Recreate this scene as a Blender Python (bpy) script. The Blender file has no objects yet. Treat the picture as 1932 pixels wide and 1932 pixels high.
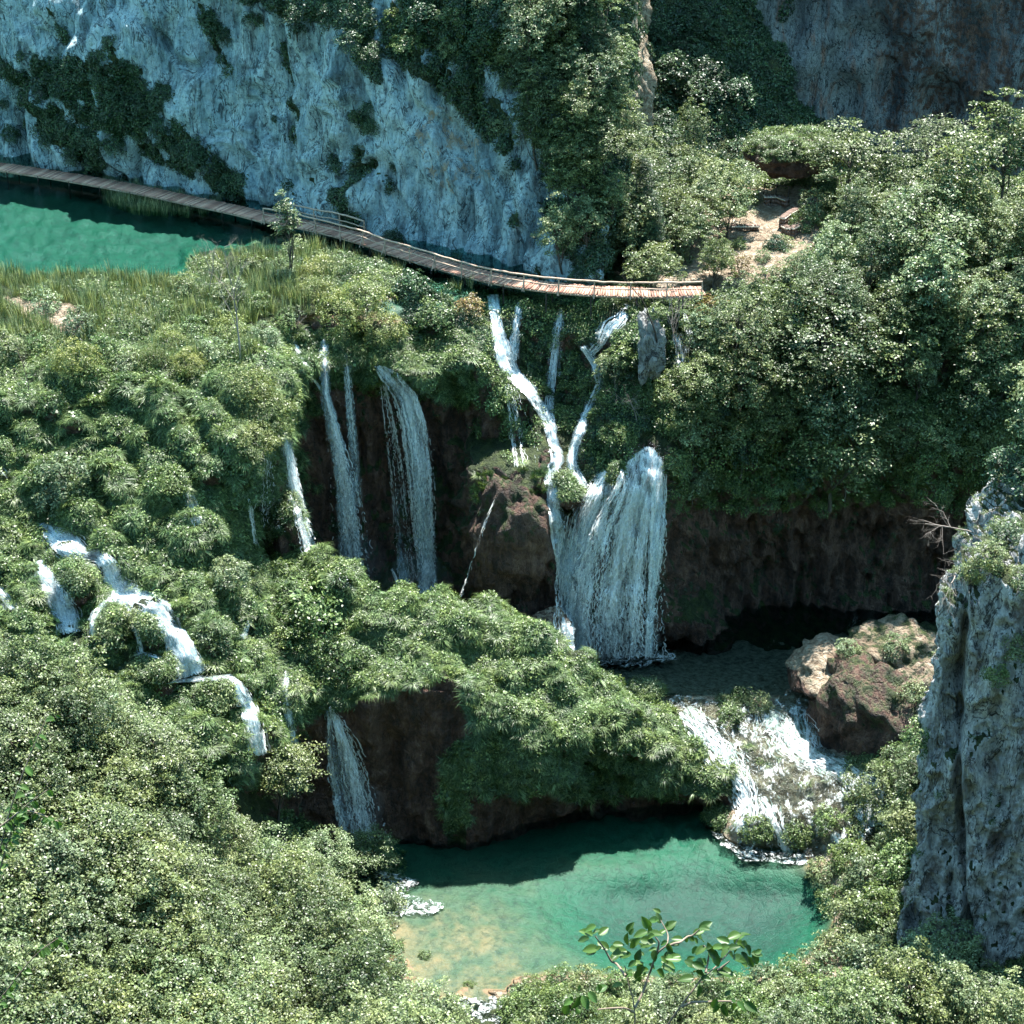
import bpy, math, random
import numpy as np
from mathutils import Vector, Matrix
from mathutils.bvhtree import BVHTree
rng = np.random.default_rng(7)
random.seed(7)
S = bpy.context.scene
# ---------------------------------------------------------------- camera, sky, sun, exposure
CAM_H, PITCH, FOC = 76.0, math.radians(28.0), 3605.0
cam_d = bpy.data.cameras.new('camera'); cam = bpy.data.objects.new('camera', cam_d)
S.collection.objects.link(cam); S.camera = cam
cam.location = (0, 0, CAM_H); cam.rotation_euler = (math.radians(90) - PITCH, 0, 0)
cam_d.sensor_fit = 'AUTO'; cam_d.angle = 2 * math.atan(966.0 / FOC)
cam_d.clip_start = 0.5; cam_d.clip_end = 2000
SUN_EL, SUN_AZ = math.radians(68), math.radians(20)      # azimuth clockwise from +Y
sun_d = bpy.data.lights.new('sun', 'SUN'); sun = bpy.data.objects.new('sun', sun_d)
S.collection.objects.link(sun)
sdir = Vector((math.sin(SUN_AZ) * math.cos(SUN_EL), math.cos(SUN_AZ) * math.cos(SUN_EL), math.sin(SUN_EL)))
sun.rotation_euler = sdir.to_track_quat('Z', 'Y').to_euler()
sun_d.energy = 5.0; sun_d.angle = math.radians(0.5); sun_d.color = (1.0, 0.965, 0.90)
W = bpy.data.worlds.new('World'); S.world = W; W.use_nodes = True
wn = W.node_tree; bgn = wn.nodes['Background']
sky = wn.nodes.new('ShaderNodeTexSky'); sky.sky_type = 'NISHITA'; sky.sun_disc = False
sky.sun_elevation = SUN_EL; sky.sun_rotation = SUN_AZ; sky.altitude = 500; sky.ozone_density = 3.0
tint = wn.nodes.new('ShaderNodeMixRGB'); tint.blend_type = 'MULTIPLY'; tint.inputs[0].default_value = 1; tint.inputs[2].default_value = (.85, 1.22, 1.0, 1)
wn.links.new(sky.outputs[0], tint.inputs[1]); wn.links.new(tint.outputs[0], bgn.inputs[0]); bgn.inputs[1].default_value = 0.125
S.view_settings.view_transform = 'Standard'; S.view_settings.look = 'None'
S.view_settings.exposure = 2.0; S.view_settings.gamma = 1.0
S.cycles.max_bounces = 5; S.cycles.diffuse_bounces = 2; S.cycles.glossy_bounces = 2
S.cycles.transmission_bounces = 4; S.cycles.transparent_max_bounces = 12
S.cycles.sample_clamp_indirect = 4.0; S.cycles.sample_clamp_direct = 12.0
S.cycles.use_adaptive_sampling = True; S.cycles.adaptive_threshold = 0.015; S.cycles.adaptive_min_samples = 16
S.cycles.use_denoising = True; S.cycles.denoiser = 'OPENIMAGEDENOISE'; S.cycles.denoising_input_passes = 'RGB_ALBEDO_NORMAL'
S.cycles.caustics_reflective = False; S.cycles.caustics_refractive = False

# ---------------------------------------------------------------- projection helpers (photo read at 1932 px)
CP, SP = math.cos(PITCH), math.sin(PITCH)
def rays(x, y):
    x = np.asarray(x, float); y = np.asarray(y, float)
    dx = (x - 966) / FOC; dy = -(y - 966) / FOC
    return np.stack([dx + 0 * dy, CP + dy * SP + 0 * dx, -SP + dy * CP + 0 * dx], -1)
def PD(x, y, D):
    r = rays(x, y); return r * (np.asarray(D, float) / r[..., 1])[..., None] + np.array([0, 0, CAM_H])
def PZ(x, y, z):
    r = rays(x, y); return r * ((np.asarray(z, float) - CAM_H) / r[..., 2])[..., None] + np.array([0, 0, CAM_H])
def PV(x, y, v):
    """v >= 60: horizontal distance; below: height"""
    v = np.asarray(v, float)
    return np.where((v >= 60)[..., None], PD(x, y, v), PZ(x, y, v))
def proj(P):
    P = np.asarray(P, float); q = P - np.array([0, 0, CAM_H])
    t = q[..., 1] * CP - q[..., 2] * SP
    u = q[..., 1] * SP + q[..., 2] * CP
    return 966 + FOC * q[..., 0] / t, 966 - FOC * u / t

# ---------------------------------------------------------------- noise
_p = rng.permutation(256); _p = np.concatenate([_p, _p, _p])
_g = rng.normal(size=(256, 3)); _g /= np.linalg.norm(_g, axis=1)[:, None]
def perlin(P):
    P = np.asarray(P, float); i = np.floor(P).astype(int); f = P - i; i &= 255
    u = f * f * f * (f * (f * 6 - 15) + 10)
    def c(a, b, d):
        h = _p[_p[_p[(i[..., 0] + a) & 255] + ((i[..., 1] + b) & 255)] + ((i[..., 2] + d) & 255)]
        return (_g[h] * (f - np.array([a, b, d]))).sum(-1)
    l = lambda a, b, t: a + t * (b - a)
    x0 = l(l(c(0,0,0), c(1,0,0), u[..., 0]), l(c(0,1,0), c(1,1,0), u[..., 0]), u[..., 1])
    x1 = l(l(c(0,0,1), c(1,0,1), u[..., 0]), l(c(0,1,1), c(1,1,1), u[..., 0]), u[..., 1])
    return l(x0, x1, u[..., 2]) * 1.5
def fbm(P, o=4):
    s = 0; a = 1.0
    for k in range(o):
        s = s + a * perlin(P * (2.03 ** k) + 17.3 * k); a *= 0.5
    return s
def billow(P, o=3):
    s = 0; a = 1.0
    for k in range(o):
        s = s + a * np.abs(perlin(P * (2.1 ** k) + 9.1 * k)); a *= 0.5
    return s
def sstep(a, b, x):
    t = np.clip((x - a) / (b - a), 0, 1); return t * t * (3 - 2 * t)

# ---------------------------------------------------------------- scene helpers
def link(o): S.collection.objects.link(o); return o
def tag(o, label=None, cat=None, group=None, kind=None):
    if label: o['label'] = label
    if cat: o['category'] = cat
    if group: o['group'] = group
    if kind: o['kind'] = kind
    return o
def empty(name, loc, rz=0):
    o = bpy.data.objects.new(name, None); o.location = loc; o.rotation_euler = (0, 0, rz); o.empty_display_size = .3
    return link(o)
def raw_mesh(name, V, F, mat=None, smooth=False, nper=None):
    """F: (n,k) int array or list of arrays"""
    me = bpy.data.meshes.new(name)
    V = np.asarray(V, np.float32); Fs = F if isinstance(F, list) and isinstance(F[0], np.ndarray) else [F]
    Fs = [np.asarray(f, np.int32) for f in Fs if len(f)]
    loops = np.concatenate([f.ravel() for f in Fs]); sizes = np.concatenate([np.full(len(f), f.shape[1], np.int32) for f in Fs])
    me.vertices.add(len(V)); me.vertices.foreach_set('co', V.ravel())
    me.loops.add(len(loops)); me.loops.foreach_set('vertex_index', loops)
    st = np.zeros(len(sizes), np.int32); st[1:] = np.cumsum(sizes)[:-1]
    me.polygons.add(len(sizes)); me.polygons.foreach_set('loop_start', st); me.polygons.foreach_set('loop_total', sizes)
    if smooth: me.polygons.foreach_set('use_smooth', np.ones(len(sizes), bool))
    if mat: me.materials.append(mat)
    me.update(calc_edges=True)
    return me
def mesh_obj(name, V, F, mat, parent=None, smooth=False, loc=None):
    o = bpy.data.objects.new(name, raw_mesh(name, V, F, mat, smooth)); link(o)
    if parent is not None: o.parent = parent
    if loc is not None: o.location = loc
    return o
def col_attr(me, name, C):
    a = me.color_attributes.new(name, 'FLOAT_COLOR', 'POINT')
    a.data.foreach_set('color', np.concatenate([C, np.zeros((len(C), 4 - C.shape[1]))], 1).astype(np.float32).ravel())
def tube(pts, rad, k=6):
    """tapered tube along pts -> V,F"""
    pts = np.asarray(pts, float); n = len(pts); rad = np.broadcast_to(rad, (n,))
    tan = np.gradient(pts, axis=0); tan /= np.linalg.norm(tan, axis=1)[:, None] + 1e-9
    ref = np.array([0, 0, 1.0]) if abs(tan[:, 2]).mean() < .8 else np.array([1.0, 0, 0])
    a = np.cross(tan, ref); a /= np.linalg.norm(a, axis=1)[:, None] + 1e-9; b = np.cross(tan, a)
    th = np.linspace(0, 2 * math.pi, k, endpoint=False)
    V = pts[:, None] + rad[:, None, None] * (np.cos(th)[None, :, None] * a[:, None] + np.sin(th)[None, :, None] * b[:, None])
    V = V.reshape(-1, 3); i = np.arange(n - 1)[:, None] * k; j = np.arange(k)[None]; j2 = (j + 1) % k
    F = np.stack([i + j, i + j2, i + k + j2, i + k + j], -1).reshape(-1, 4)
    return V, F
class MB:
    def __init__(s): s.V = []; s.F = []; s.n = 0
    def add(s, V, F):
        s.V.append(np.asarray(V, float)); s.F.append(np.asarray(F, int) + s.n); s.n += len(V); return s
    def tube(s, pts, rad, k=6): return s.add(*tube(pts, rad, k))
    def box(s, c, ax, h):
        """c centre, ax 3x3 rows axes, h half sizes"""
        q = np.array([[x, y, z] for x in (-1, 1) for y in (-1, 1) for z in (-1, 1)], float) * h
        V = np.asarray(c) + q @ np.asarray(ax)
        return s.add(V, [[0, 1, 3, 2], [4, 6, 7, 5], [0, 4, 5, 1], [2, 3, 7, 6], [0, 2, 6, 4], [1, 5, 7, 3]])
    def build(s, name, mat, parent=None, smooth=False):
        if not s.V: return None
        return mesh_obj(name, np.concatenate(s.V), np.concatenate(s.F), mat, parent, smooth)
def inpoly(x, y, poly):
    x = np.asarray(x); y = np.asarray(y); r = np.zeros(x.shape, bool); n = len(poly)
    for i in range(n):
        x1, y1 = poly[i]; x2, y2 = poly[(i + 1) % n]
        if y1 == y2: continue
        c = ((y1 > y) != (y2 > y)) & (x < (x2 - x1) * (y - y1) / (y2 - y1) + x1); r ^= c
    return r
def pchip(xs, ys, xq):
    xs = np.asarray(xs, float); ys = np.asarray(ys, float); h = np.diff(xs)
    sh = (-1,) + (1,) * (ys.ndim - 1); hh = h.reshape(sh); d = np.diff(ys, axis=0) / hh
    m = np.zeros_like(ys); a, b = d[:-1], d[1:]; ok = a * b > 0
    w1 = (2 * h[1:] + h[:-1]).reshape(sh); w2 = (h[1:] + 2 * h[:-1]).reshape(sh)
    with np.errstate(divide='ignore', invalid='ignore'):
        mm = (w1 + w2) / (w1 / a + w2 / b)
    m[1:-1] = np.where(ok, mm, 0); m[0] = d[0]; m[-1] = d[-1]
    xq = np.clip(xq, xs[0], xs[-1]); k = np.clip(np.searchsorted(xs, xq) - 1, 0, len(xs) - 2)
    t = ((xq - xs[k]) / h[k]).reshape(sh); H = h[k].reshape(sh)
    return ((2*t**3 - 3*t**2 + 1) * ys[k] + (t**3 - 2*t**2 + t) * H * m[k] + (-2*t**3 + 3*t**2) * ys[k+1] + (t**3 - t**2) * H * m[k+1])
def upgrid(G, res):
    """G (rows, cols, 3) control points -> dense grid about res metres"""
    G = np.asarray(G, float)
    def along(G, res):
        L = np.linalg.norm(np.diff(G, axis=0), axis=2).max(1); s = np.concatenate([[0], np.cumsum(L)])
        q = np.linspace(0, s[-1], max(4, int(s[-1] / res) + 1)); return pchip(s, G, q)
    return along(along(G, res).transpose(1, 0, 2), res).transpose(1, 0, 2)
def grid_faces(n, m):
    i = np.arange(n - 1)[:, None] * m + np.arange(m - 1)[None]; i = i.ravel()
    return np.stack([i, i + m, i + m + 1, i + 1], 1)
def grid_normals(P):
    du = np.gradient(P, axis=1); dv = np.gradient(P, axis=0)
    n = np.cross(dv, du); n /= np.linalg.norm(n, axis=2)[..., None] + 1e-9
    return n

# ---------------------------------------------------------------- materials
class NT:
    def __init__(s, name):
        s.m = bpy.data.materials.new(name); s.m.use_nodes = True; s.t = s.m.node_tree; s.t.nodes.clear()
        s.out = s.t.nodes.new('ShaderNodeOutputMaterial')
    def n(s, typ, **kw):
        nd = s.t.nodes.new('ShaderNode' + typ)
        for k, v in kw.items():
            if k.startswith('i_'):
                nm = k[2:].replace('_', ' '); sock = nd.inputs[int(nm)] if nm.isdigit() else nd.inputs[nm]
                if isinstance(v, bpy.types.NodeSocket): s.t.links.new(v, sock)
                else: sock.default_value = v
            else: setattr(nd, k, v)
        return nd
    def l(s, a, b): s.t.links.new(a, b)
    def pos(s, scale=(1, 1, 1)):
        g = s.n('NewGeometry'); mp = s.n('Mapping', i_Vector=g.outputs['Position'], i_Scale=scale); return mp.outputs[0]
    def obj(s, scale=(1, 1, 1)):
        g = s.n('TexCoord'); mp = s.n('Mapping', i_Vector=g.outputs['Object'], i_Scale=scale); return mp.outputs[0]
    def noise(s, vec, sc, det=6, rough=.6, dist=0.0):
        return s.n('TexNoise', i_Vector=vec, i_Scale=sc, i_Detail=det, i_Roughness=rough, i_Distortion=dist).outputs['Fac']
    def ramp(s, fac, stops):
        r = s.n('ValToRGB', i_Fac=fac); e = r.color_ramp.elements
        while len(e) < len(stops): e.new(.5)
        for k, (p, c) in enumerate(stops):
            e[k].position = p; e[k].color = (c[0], c[1], c[2], 1) if hasattr(c, '__len__') else (c, c, c, 1)
        return r.outputs[0]
    def mix(s, f, a, b, mode='MIX'):
        m = s.n('MixRGB', blend_type=mode)
        for k, v in ((0, f), (1, a), (2, b)):
            if isinstance(v, bpy.types.NodeSocket): s.l(v, m.inputs[k])
            else: m.inputs[k].default_value = v if k == 0 else (v[0], v[1], v[2], 1)
        return m.outputs[0]
    def math(s, op, a, b=0.0, clamp=False):
        m = s.n('Math', operation=op, use_clamp=clamp)
        for k, v in ((0, a), (1, b)):
            if isinstance(v, bpy.types.NodeSocket): s.l(v, m.inputs[k])
            else: m.inputs[k].default_value = v
        return m.outputs[0]
    def bump(s, h, st=.5, dist=.1, norm=None):
        b = s.n('Bump', i_Height=h, i_Strength=st, i_Distance=dist)
        if norm is not None: s.l(norm, b.inputs['Normal'])
        return b.outputs[0]
    def attr(s, name):
        a = s.n('Attribute', attribute_name=name); sp = s.n('SeparateColor', i_Color=a.outputs['Color']); return list(sp.outputs) + [a.outputs['Alpha']]
    def done(s, shader): s.l(shader, s.out.inputs[0]); return s.m

def rock_mat(name, light, mid, dark, stain, streak=(1, 1, .25), wet=.75, spots=0.0, gsc=.35, bed=False):
    """rock under a skin of moss or soil: vertex colour cover.r = moss, cover.g = brown tufa, cover.b = pale bare stone"""
    t = NT(name); v = t.pos(); vs = t.pos(streak)
    n1 = t.noise(t.pos((streak[0], streak[1], streak[2] * .6)), gsc * 1.3, 6, .68, .6); n2 = t.noise(v, 2.6, 6, .7); n3 = t.noise(vs, 1.1, 4, .65)
    vor = t.n('TexVoronoi', i_Vector=t.pos((1, 1, .5)), i_Scale=1.7, feature='DISTANCE_TO_EDGE').outputs['Distance']
    c = t.ramp(n1, [(.33, dark), (.44, mid), (.54, light), (.62, mid), (.74, light)])
    c = t.mix(t.ramp(n2, [(.36, .7), (.47, 0)]), c, dark)
    c = t.mix(t.ramp(n3, [(.52, 0), (.68, .8)]), c, stain)
    if spots:
        sp = t.ramp(t.noise(v, .9, 10, .75), [(.58, 0), (.63, 1)]); c = t.mix(t.math('MULTIPLY', sp, spots), c, (.02, .028, .025))
    ck = t.math('ABSOLUTE', t.math('SUBTRACT', t.noise(t.pos((1, 1, .33)), .55, 5, .62, 1.2), .5))
    c = t.mix(t.ramp(ck, [(.004, .9), (.018, 0)]), c, [q * .3 for q in dark])
    ck2 = t.math('ABSOLUTE', t.math('SUBTRACT', t.noise(t.pos((1.3, 1.3, .5)), 1.7, 4, .6, .8), .5))
    c = t.mix(t.ramp(ck2, [(.004, .45), (.02, 0)]), c, [q * .6 for q in dark])
    cov = t.attr('cover')
    nb = t.math('ADD', t.math('MULTIPLY', t.noise(t.pos((1, 1, .28)), 1.1, 6, .7), .6), t.math('MULTIPLY', n2, .4))
    brown = t.ramp(nb, [(.34, (.016, .011, .010)), (.44, (.060, .034, .026)), (.52, (.125, .066, .048)), (.63, (.23, .14, .10))])
    pale = t.ramp(n2, [(.34, (.12, .085, .055)), (.46, (.30, .22, .15)), (.62, (.50, .42, .32))])
    moss = t.ramp(t.noise(v, 1.6, 8, .7), [(.3, (.010, .014, .006)), (.5, (.030, .045, .014)), (.65, (.065, .085, .022)), (.8, (.10, .11, .03))])
    jit = t.math('MULTIPLY', t.math('SUBTRACT', t.noise(v, 1.3, 7, .7), .5), 1.6)
    def msk(k): return t.ramp(t.math('ADD', cov[k], jit), [(.42, 0), (.58, 1)])
    c = t.mix(msk(1), c, brown); c = t.mix(msk(2), c, pale); c = t.mix(msk(0), c, moss)
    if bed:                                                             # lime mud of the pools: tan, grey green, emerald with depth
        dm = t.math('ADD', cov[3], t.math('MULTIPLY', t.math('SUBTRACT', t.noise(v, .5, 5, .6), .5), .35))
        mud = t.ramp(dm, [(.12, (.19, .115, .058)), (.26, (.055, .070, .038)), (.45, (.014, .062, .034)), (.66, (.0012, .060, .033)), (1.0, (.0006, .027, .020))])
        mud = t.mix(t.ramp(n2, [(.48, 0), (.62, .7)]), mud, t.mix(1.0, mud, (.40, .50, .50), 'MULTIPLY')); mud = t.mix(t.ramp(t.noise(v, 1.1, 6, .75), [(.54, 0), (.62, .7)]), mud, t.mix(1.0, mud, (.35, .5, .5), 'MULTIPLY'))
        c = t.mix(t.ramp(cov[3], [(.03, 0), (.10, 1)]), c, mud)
    h = t.math('ADD', t.math('MULTIPLY', n2, .7), t.math('MULTIPLY', n1, .8))
    h = t.math('ADD', h, t.math('MULTIPLY', t.noise(v, 9, 5, .7), .25))
    h = t.math('ADD', h, t.math('MULTIPLY', t.ramp(vor, [(0, 0), (.12, 1)]), .12))
    if bed: h = t.math('MULTIPLY', h, t.ramp(cov[3], [(.02, 1), (.1, .12)]))
    b = t.n('BsdfPrincipled', i_Base_Color=c, i_Roughness=wet, i_Normal=t.bump(h, 1.0, .8))
    b.inputs['Specular IOR Level'].default_value = .35
    return t.done(b.outputs[0])
def leaf_mat(name, c1, c2, c3, rough=.42, trans=.35, sat_var=.25, sc=1.0):
    rough = min(rough, .42); trans *= .75
    t = NT(name); g = t.n('NewGeometry'); oi = t.n('ObjectInfo')
    c1, c2, c3 = [[q * .74 * k for q, k in zip(cc, (.94, 1.03, .92))] for cc in (c1, c2, c3)]
    c = t.ramp(g.outputs['Random Per Island'], [(0, [q * .7 for q in c1]), (.35, c1), (.6, c2), (.85, c3), (1, [q * 1.25 for q in c3])])
    k = t.ramp(oi.outputs['Random'], [(0, (.55, .66, .62)), (.3, (.9, .95, .9)), (.6, (1.15, 1.13, .95)), (.8, (.95, 1.08, 1.05)), (1, (1.35, 1.38, 1.3))])
    c = t.mix(1.0, c, k, 'MULTIPLY')
    cl = t.noise(t.pos(), .55 * sc, 3, .6)
    c = t.mix(1.0, c, t.ramp(cl, [(.3, (.75, .85, .9)), (.7, (1.2, 1.12, .9))]), 'MULTIPLY')
    p = t.n('BsdfPrincipled', i_Base_Color=c, i_Roughness=rough); p.inputs['Specular IOR Level'].default_value = .42
    tr = t.n('BsdfTranslucent', i_Color=t.mix(1.0, c, (1.15, 1.25, .75), 'MULTIPLY'))
    m = t.n('MixShader', i_Fac=trans); t.l(p.outputs[0], m.inputs[1]); t.l(tr.outputs[0], m.inputs[2])
    return t.done(m.outputs[0])
def plain_mat(name, a, b, sc=6, rough=.7, streak=(1, 1, 1), spec=.4, bump=.3):
    t = NT(name); v = t.obj(streak); n = t.noise(v, sc, 6, .65)
    c = t.ramp(n, [(.3, a), (.7, b)])
    p = t.n('BsdfPrincipled', i_Base_Color=c, i_Roughness=rough, i_Normal=t.bump(n, bump, .02)); p.inputs['Specular IOR Level'].default_value = spec
    return t.done(p.outputs[0])
M = {}
HAZE = .0001
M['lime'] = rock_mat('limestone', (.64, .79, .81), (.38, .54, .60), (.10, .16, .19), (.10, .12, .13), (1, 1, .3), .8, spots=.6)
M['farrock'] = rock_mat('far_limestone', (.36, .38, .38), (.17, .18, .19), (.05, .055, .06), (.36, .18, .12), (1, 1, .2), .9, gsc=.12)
M['tufa'] = rock_mat('tufa', (.13, .085, .065), (.06, .036, .028), (.016, .012, .011), (.05, .045, .025), (1, 1, .3), .6, bed=True)
M['pillar'] = rock_mat('grey_limestone', (.74, .73, .72), (.36, .36, .365), (.08, .083, .09), (.20, .14, .12), (1, 1, .45), .8)
M['near'] = rock_mat('bank_soil', (.10, .085, .06), (.06, .05, .035), (.02, .02, .015), (.04, .05, .02))
# ---------------------------------------------------------------- terrain sheets
SHEETS = {}
_bv, _bf, _bn = [], [], 0
def table(rows, xs):
    """rows [(y, [(x, v)...])] -> world control grid at columns xs"""
    G = []
    for y, pr in rows:
        px = np.array([p[0] for p in pr], float)
        W3 = PV(px, np.full(len(px), float(y)), [p[1] for p in pr])
        D = pchip(px, W3[:, 1], xs) if len(px) > 2 else np.interp(xs, px, W3[:, 1])
        G.append(D)
    return np.array(G)
def sheet_xy(rows, x0, x1, y0, y1, step):
    """image-grid sheet with distances interpolated between the control rows"""
    xs = np.arange(x0, x1 + step, step); D = table(rows, xs)
    ys = np.arange(y0, y1 + step, step); Dq = pchip([r[0] for r in rows], D, ys)
    X, Y = np.meshgrid(xs, ys); return PD(X, Y, Dq)
def finish(name, P, mat, cover=None, kind='structure', disp=None, label=None, cat=None, parent=None):
    global _bn
    N = grid_normals(P)
    if disp is not None:
        d = disp(P, N); P = P + (N * d[..., None] if d.ndim == 2 else d)
        N = grid_normals(P)
    n, m = P.shape[:2]; F = grid_faces(n, m)
    V = P.reshape(-1, 3)
    o = mesh_obj(name, V, F, mat, smooth=True)
    tag(o, label, cat, kind=kind)
    x, y = proj(P)
    C = np.zeros((n, m, 3)) if cover is None else cover(P, N, x, y)
    col_attr(o.data, 'cover', C.reshape(n * m, -1))
    SHEETS[name] = dict(P=P, N=N, x=x, y=y, C=C, o=o)
    _bv.append(V); _bf.append(F + _bn); _bn += len(V)
    return o
def build_bvh():
    V = np.concatenate(_bv); F = np.concatenate(_bf)
    return BVHTree.FromPolygons(V.tolist(), F.tolist())
# ---- main amphitheatre: reed terrace, tufted hillside, falls wall, right slope, cave wall
MAIN = [
 (330, [(-250,27.1),(600,27.1),(1000,27),(1200,28),(1400,29),(1600,30.5),(2150,33)]),
 (400, [(-250,27.1),(600,27.1),(700,27),(1150,27.5),(1300,28.5),(1500,29.3),(2150,31.5)]),
 (450, [(-250,27.1),(440,27.1),(500,27.8),(620,27.8),(700,27),(1150,27.5),(1300,28.5),(1500,28.8),(1900,30),(2150,30.5)]),
 (490, [(-250,27.1),(150,27.1),(280,27.1),(335,27.1),(360,28),(480,28.5),(620,28.3),(740,27.7),(800,27.2),(1100,27.3),(1250,28.0),(1400,28.5),(2150,30)]),
 (530, [(-250,28.2),(150,28.2),(300,27.9),(620,28.4),(760,28),(820,27.5),(1150,27.3),(1320,28),(1500,28),(2150,29)]),
 (560, [(-250,28.3),(600,28.4),(750,27.8),(850,27.8),(920,27.4),(1150,27.2),(1250,27),(1400,27),(2150,28)]),
 (600, [(-250,28.2),(450,28),(550,27.6),(700,27.5),(800,27),(870,119.5),(900,121),(1000,121),(1100,121),(1160,119.5),(1200,119),(1250,121),(1320,26.2),(2150,27)]),
 (650, [(-250,28),(150,28),(400,27.5),(500,27),(560,26),(620,25.8),(700,26),(800,25.5),(880,118),(950,119.5),(1000,120.5),(1050,120.5),(1100,119.5),(1160,118),(1220,116.8),(1270,119.5),(1320,24.7),(1500,25.5),(2150,26)]),
 (700, [(-250,110),(150,110),(350,110),(440,109.5),(500,111),(560,114),(620,116.5),(700,117),(800,116.5),(880,116.5),(950,118),(1000,120),(1050,120.5),(1110,118.5),(1200,117),(1270,117.8),(1320,118.2),(1500,118.6),(2150,118)]),
 (760, [(-250,107.5),(350,107.5),(440,107),(500,108.5),(545,112),(580,116.5),(640,118),(700,118),(850,117.3),(900,116.5),(1000,116),(1040,119.5),(1100,118),(1150,116),(1250,115.8),(1400,117),(2150,117)]),
 (820, [(-250,106.5),(300,106),(450,105),(500,106.5),(535,111),(570,116.5),(640,118.5),(850,118),(950,116.5),(1020,115.5),(1060,117),(1120,115.5),(1200,114.5),(1270,114.8),(1330,116),(2150,116)]),
 (880, [(-250,104.5),(300,104.5),(440,103.5),(480,105),(520,110),(560,116),(640,118.3),(850,118),(890,114),(950,112.5),(1020,112.6),(1050,114.8),(1100,114.8),(1160,113.8),(1240,113.4),(1280,114.6),(1330,116),(1700,116),(2150,115)]),
 (950, [(-250,102.5),(200,102.5),(300,102),(400,103),(460,105),(510,110),(560,115.5),(640,118),(850,117.5),(885,113),(950,111.3),(1025,111.3),(1055,113.6),(1120,112.4),(1240,112.6),(1270,114),(1330,116.3),(1500,116.6),(1700,116.6),(2150,114)]),
 (1020, [(-250,100.5),(0,100),(200,100.3),(350,100.5),(420,103),(500,108),(560,114.5),(640,117.5),(850,117),(880,112.5),(950,110.9),(1030,110.9),(1060,112.5),(1150,112),(1240,112.3),(1270,114.3),(1500,118),(1700,118),(2150,114)]),
 (1100, [(-250,98),(0,97.5),(200,97.8),(350,98),(420,99),(480,101.5),(540,106),(600,113),(680,116.5),(850,116),(880,112),(950,110.5),(1050,110.5),(1080,112),(1240,112),(1270,114),(1350,117.3),(1500,119),(1700,119),(2150,114)]),
 (1180, [(-250,96),(0,95.5),(200,95.5),(350,95.8),(420,97),(500,100),(600,106),(700,112),(850,114),(950,110.3),(1060,110.5),(1090,111.6),(1250,112),(1290,113.6),(1350,115),(1400,4),(2150,4)]),
 (1240, [(-250,94),(0,93.5),(250,93.5),(350,94),(440,95.5),(500,98),(600,104),(800,111),(1000,110),(1060,4.0),(2150,3.0)]),
 (1320, [(-250,92),(200,91.5),(350,92),(450,93),(500,95.5),(600,101),(700,5),(2150,2.5)]),
 (1420, [(-250,90),(300,89),(450,90.5),(500,93),(580,98),(700,2),(2150,2)]),
 (1560, [(-250,87),(300,88),(450,92),(560,97),(700,-3),(2150,-3)])]
P = sheet_xy(MAIN, -250, 2150, 330, 1560, 5.0)
def main_disp(P, N):
    x, y = proj(P); nz = N[..., 2]
    hill = sstep(560, 440, x) * sstep(600, 720, y)                      # tufted hillside
    wall = sstep(.75, .35, nz) * (1 - hill)
    terr = sstep(.6, .9, nz) * (1 - hill)
    cush = (billow(P * [.30, .30, .42] + 3, 2) - .4) * 2.4             # rounded cushions with creases
    col = (.3 - billow(P * [1.3, 1.3, .2] + 70, 2)) * .55 + fbm(P * [.42, .42, .10], 4) * 1.1 + (.3 - billow(P * [.8, .8, .22], 3)) * .9
    fine = fbm(P * .9, 4) * .28
    return cush * hill + col * wall + fine + terr * fbm(P * .12, 3) * .15 - 0.1
def main_cover(P, N, x, y):
    nz = N[..., 2]; nn = fbm(P * .35, 3); r = np.zeros(P.shape)
    hill = sstep(560, 470, x) * sstep(500, 560, y)
    up = sstep(.25, .6, nz + nn * .15)
    r[..., 0] = np.maximum(np.maximum(up, hill * sstep(-.1, .3, nz + .3)), sstep(870, 930, x) * sstep(1290, 1230, x) * sstep(900, 780, y) * .48)
    r[..., 1] = 1
    bare_clearing = inpoly(x, y, [(1310,350),(1530,350),(1560,420),(1500,520),(1330,560),(1240,560),(1230,490),(1320,440)])  # the clearing's own pale bare ground, kept free of moss
    r[..., 2] = np.where(bare_clearing, 1.0, 0); r[..., 0] = np.where(bare_clearing, 0, r[..., 0])
    pond = inpoly(x, y, [(40,560),(150,575),(160,620),(120,640),(50,600),(0,560)]); r[..., 2] = np.maximum(r[..., 2], pond); r[..., 0] *= 1 - pond
    r = np.concatenate([r, (sstep(27.8, 27.4, P[..., 2]) * sstep(620, 560, y) * (x < 1000) * .82)[..., None]], -1)
    return r
finish('hillside_terrain', P, M['tufa'], main_cover, disp=main_disp)
# ---- green mound in front of the falls
mx = [400, 440, 500, 560, 640, 740, 850, 930, 1000, 1080, 1130, 1200, 1300, 1390, 1440]
rg = np.array([1150, 1105, 1075, 1055, 1100, 1135, 1150, 1165, 1180, 1230, 1280, 1330, 1390, 1480, 1530])
R2 = PV(mx, rg, [15, 16, 16.5, 17, 16, 15, 14, 13.3, 12.5, 10.5, 8.5, 7, 4.8, 2, 0])
R3 = PV(mx, [1210,1200,1180,1170,1200,1220,1235,1250,1260,1300,1330,1370,1430,1500,1545], [96.5,98.5,100.5,101.5,101,100.5,101,101.5,101.5,101.5,101.5,101.5,101.3,101,100])
R4 = PV(mx, [1300,1300,1310,1330,1330,1310,1310,1370,1400,1410,1400,1430,1470,1515,1560], [93,95.0,96.5,97.5,98,98,98.2,98,98,98.7,100.3,100.5,100.8,100.7,99.5])
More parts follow.
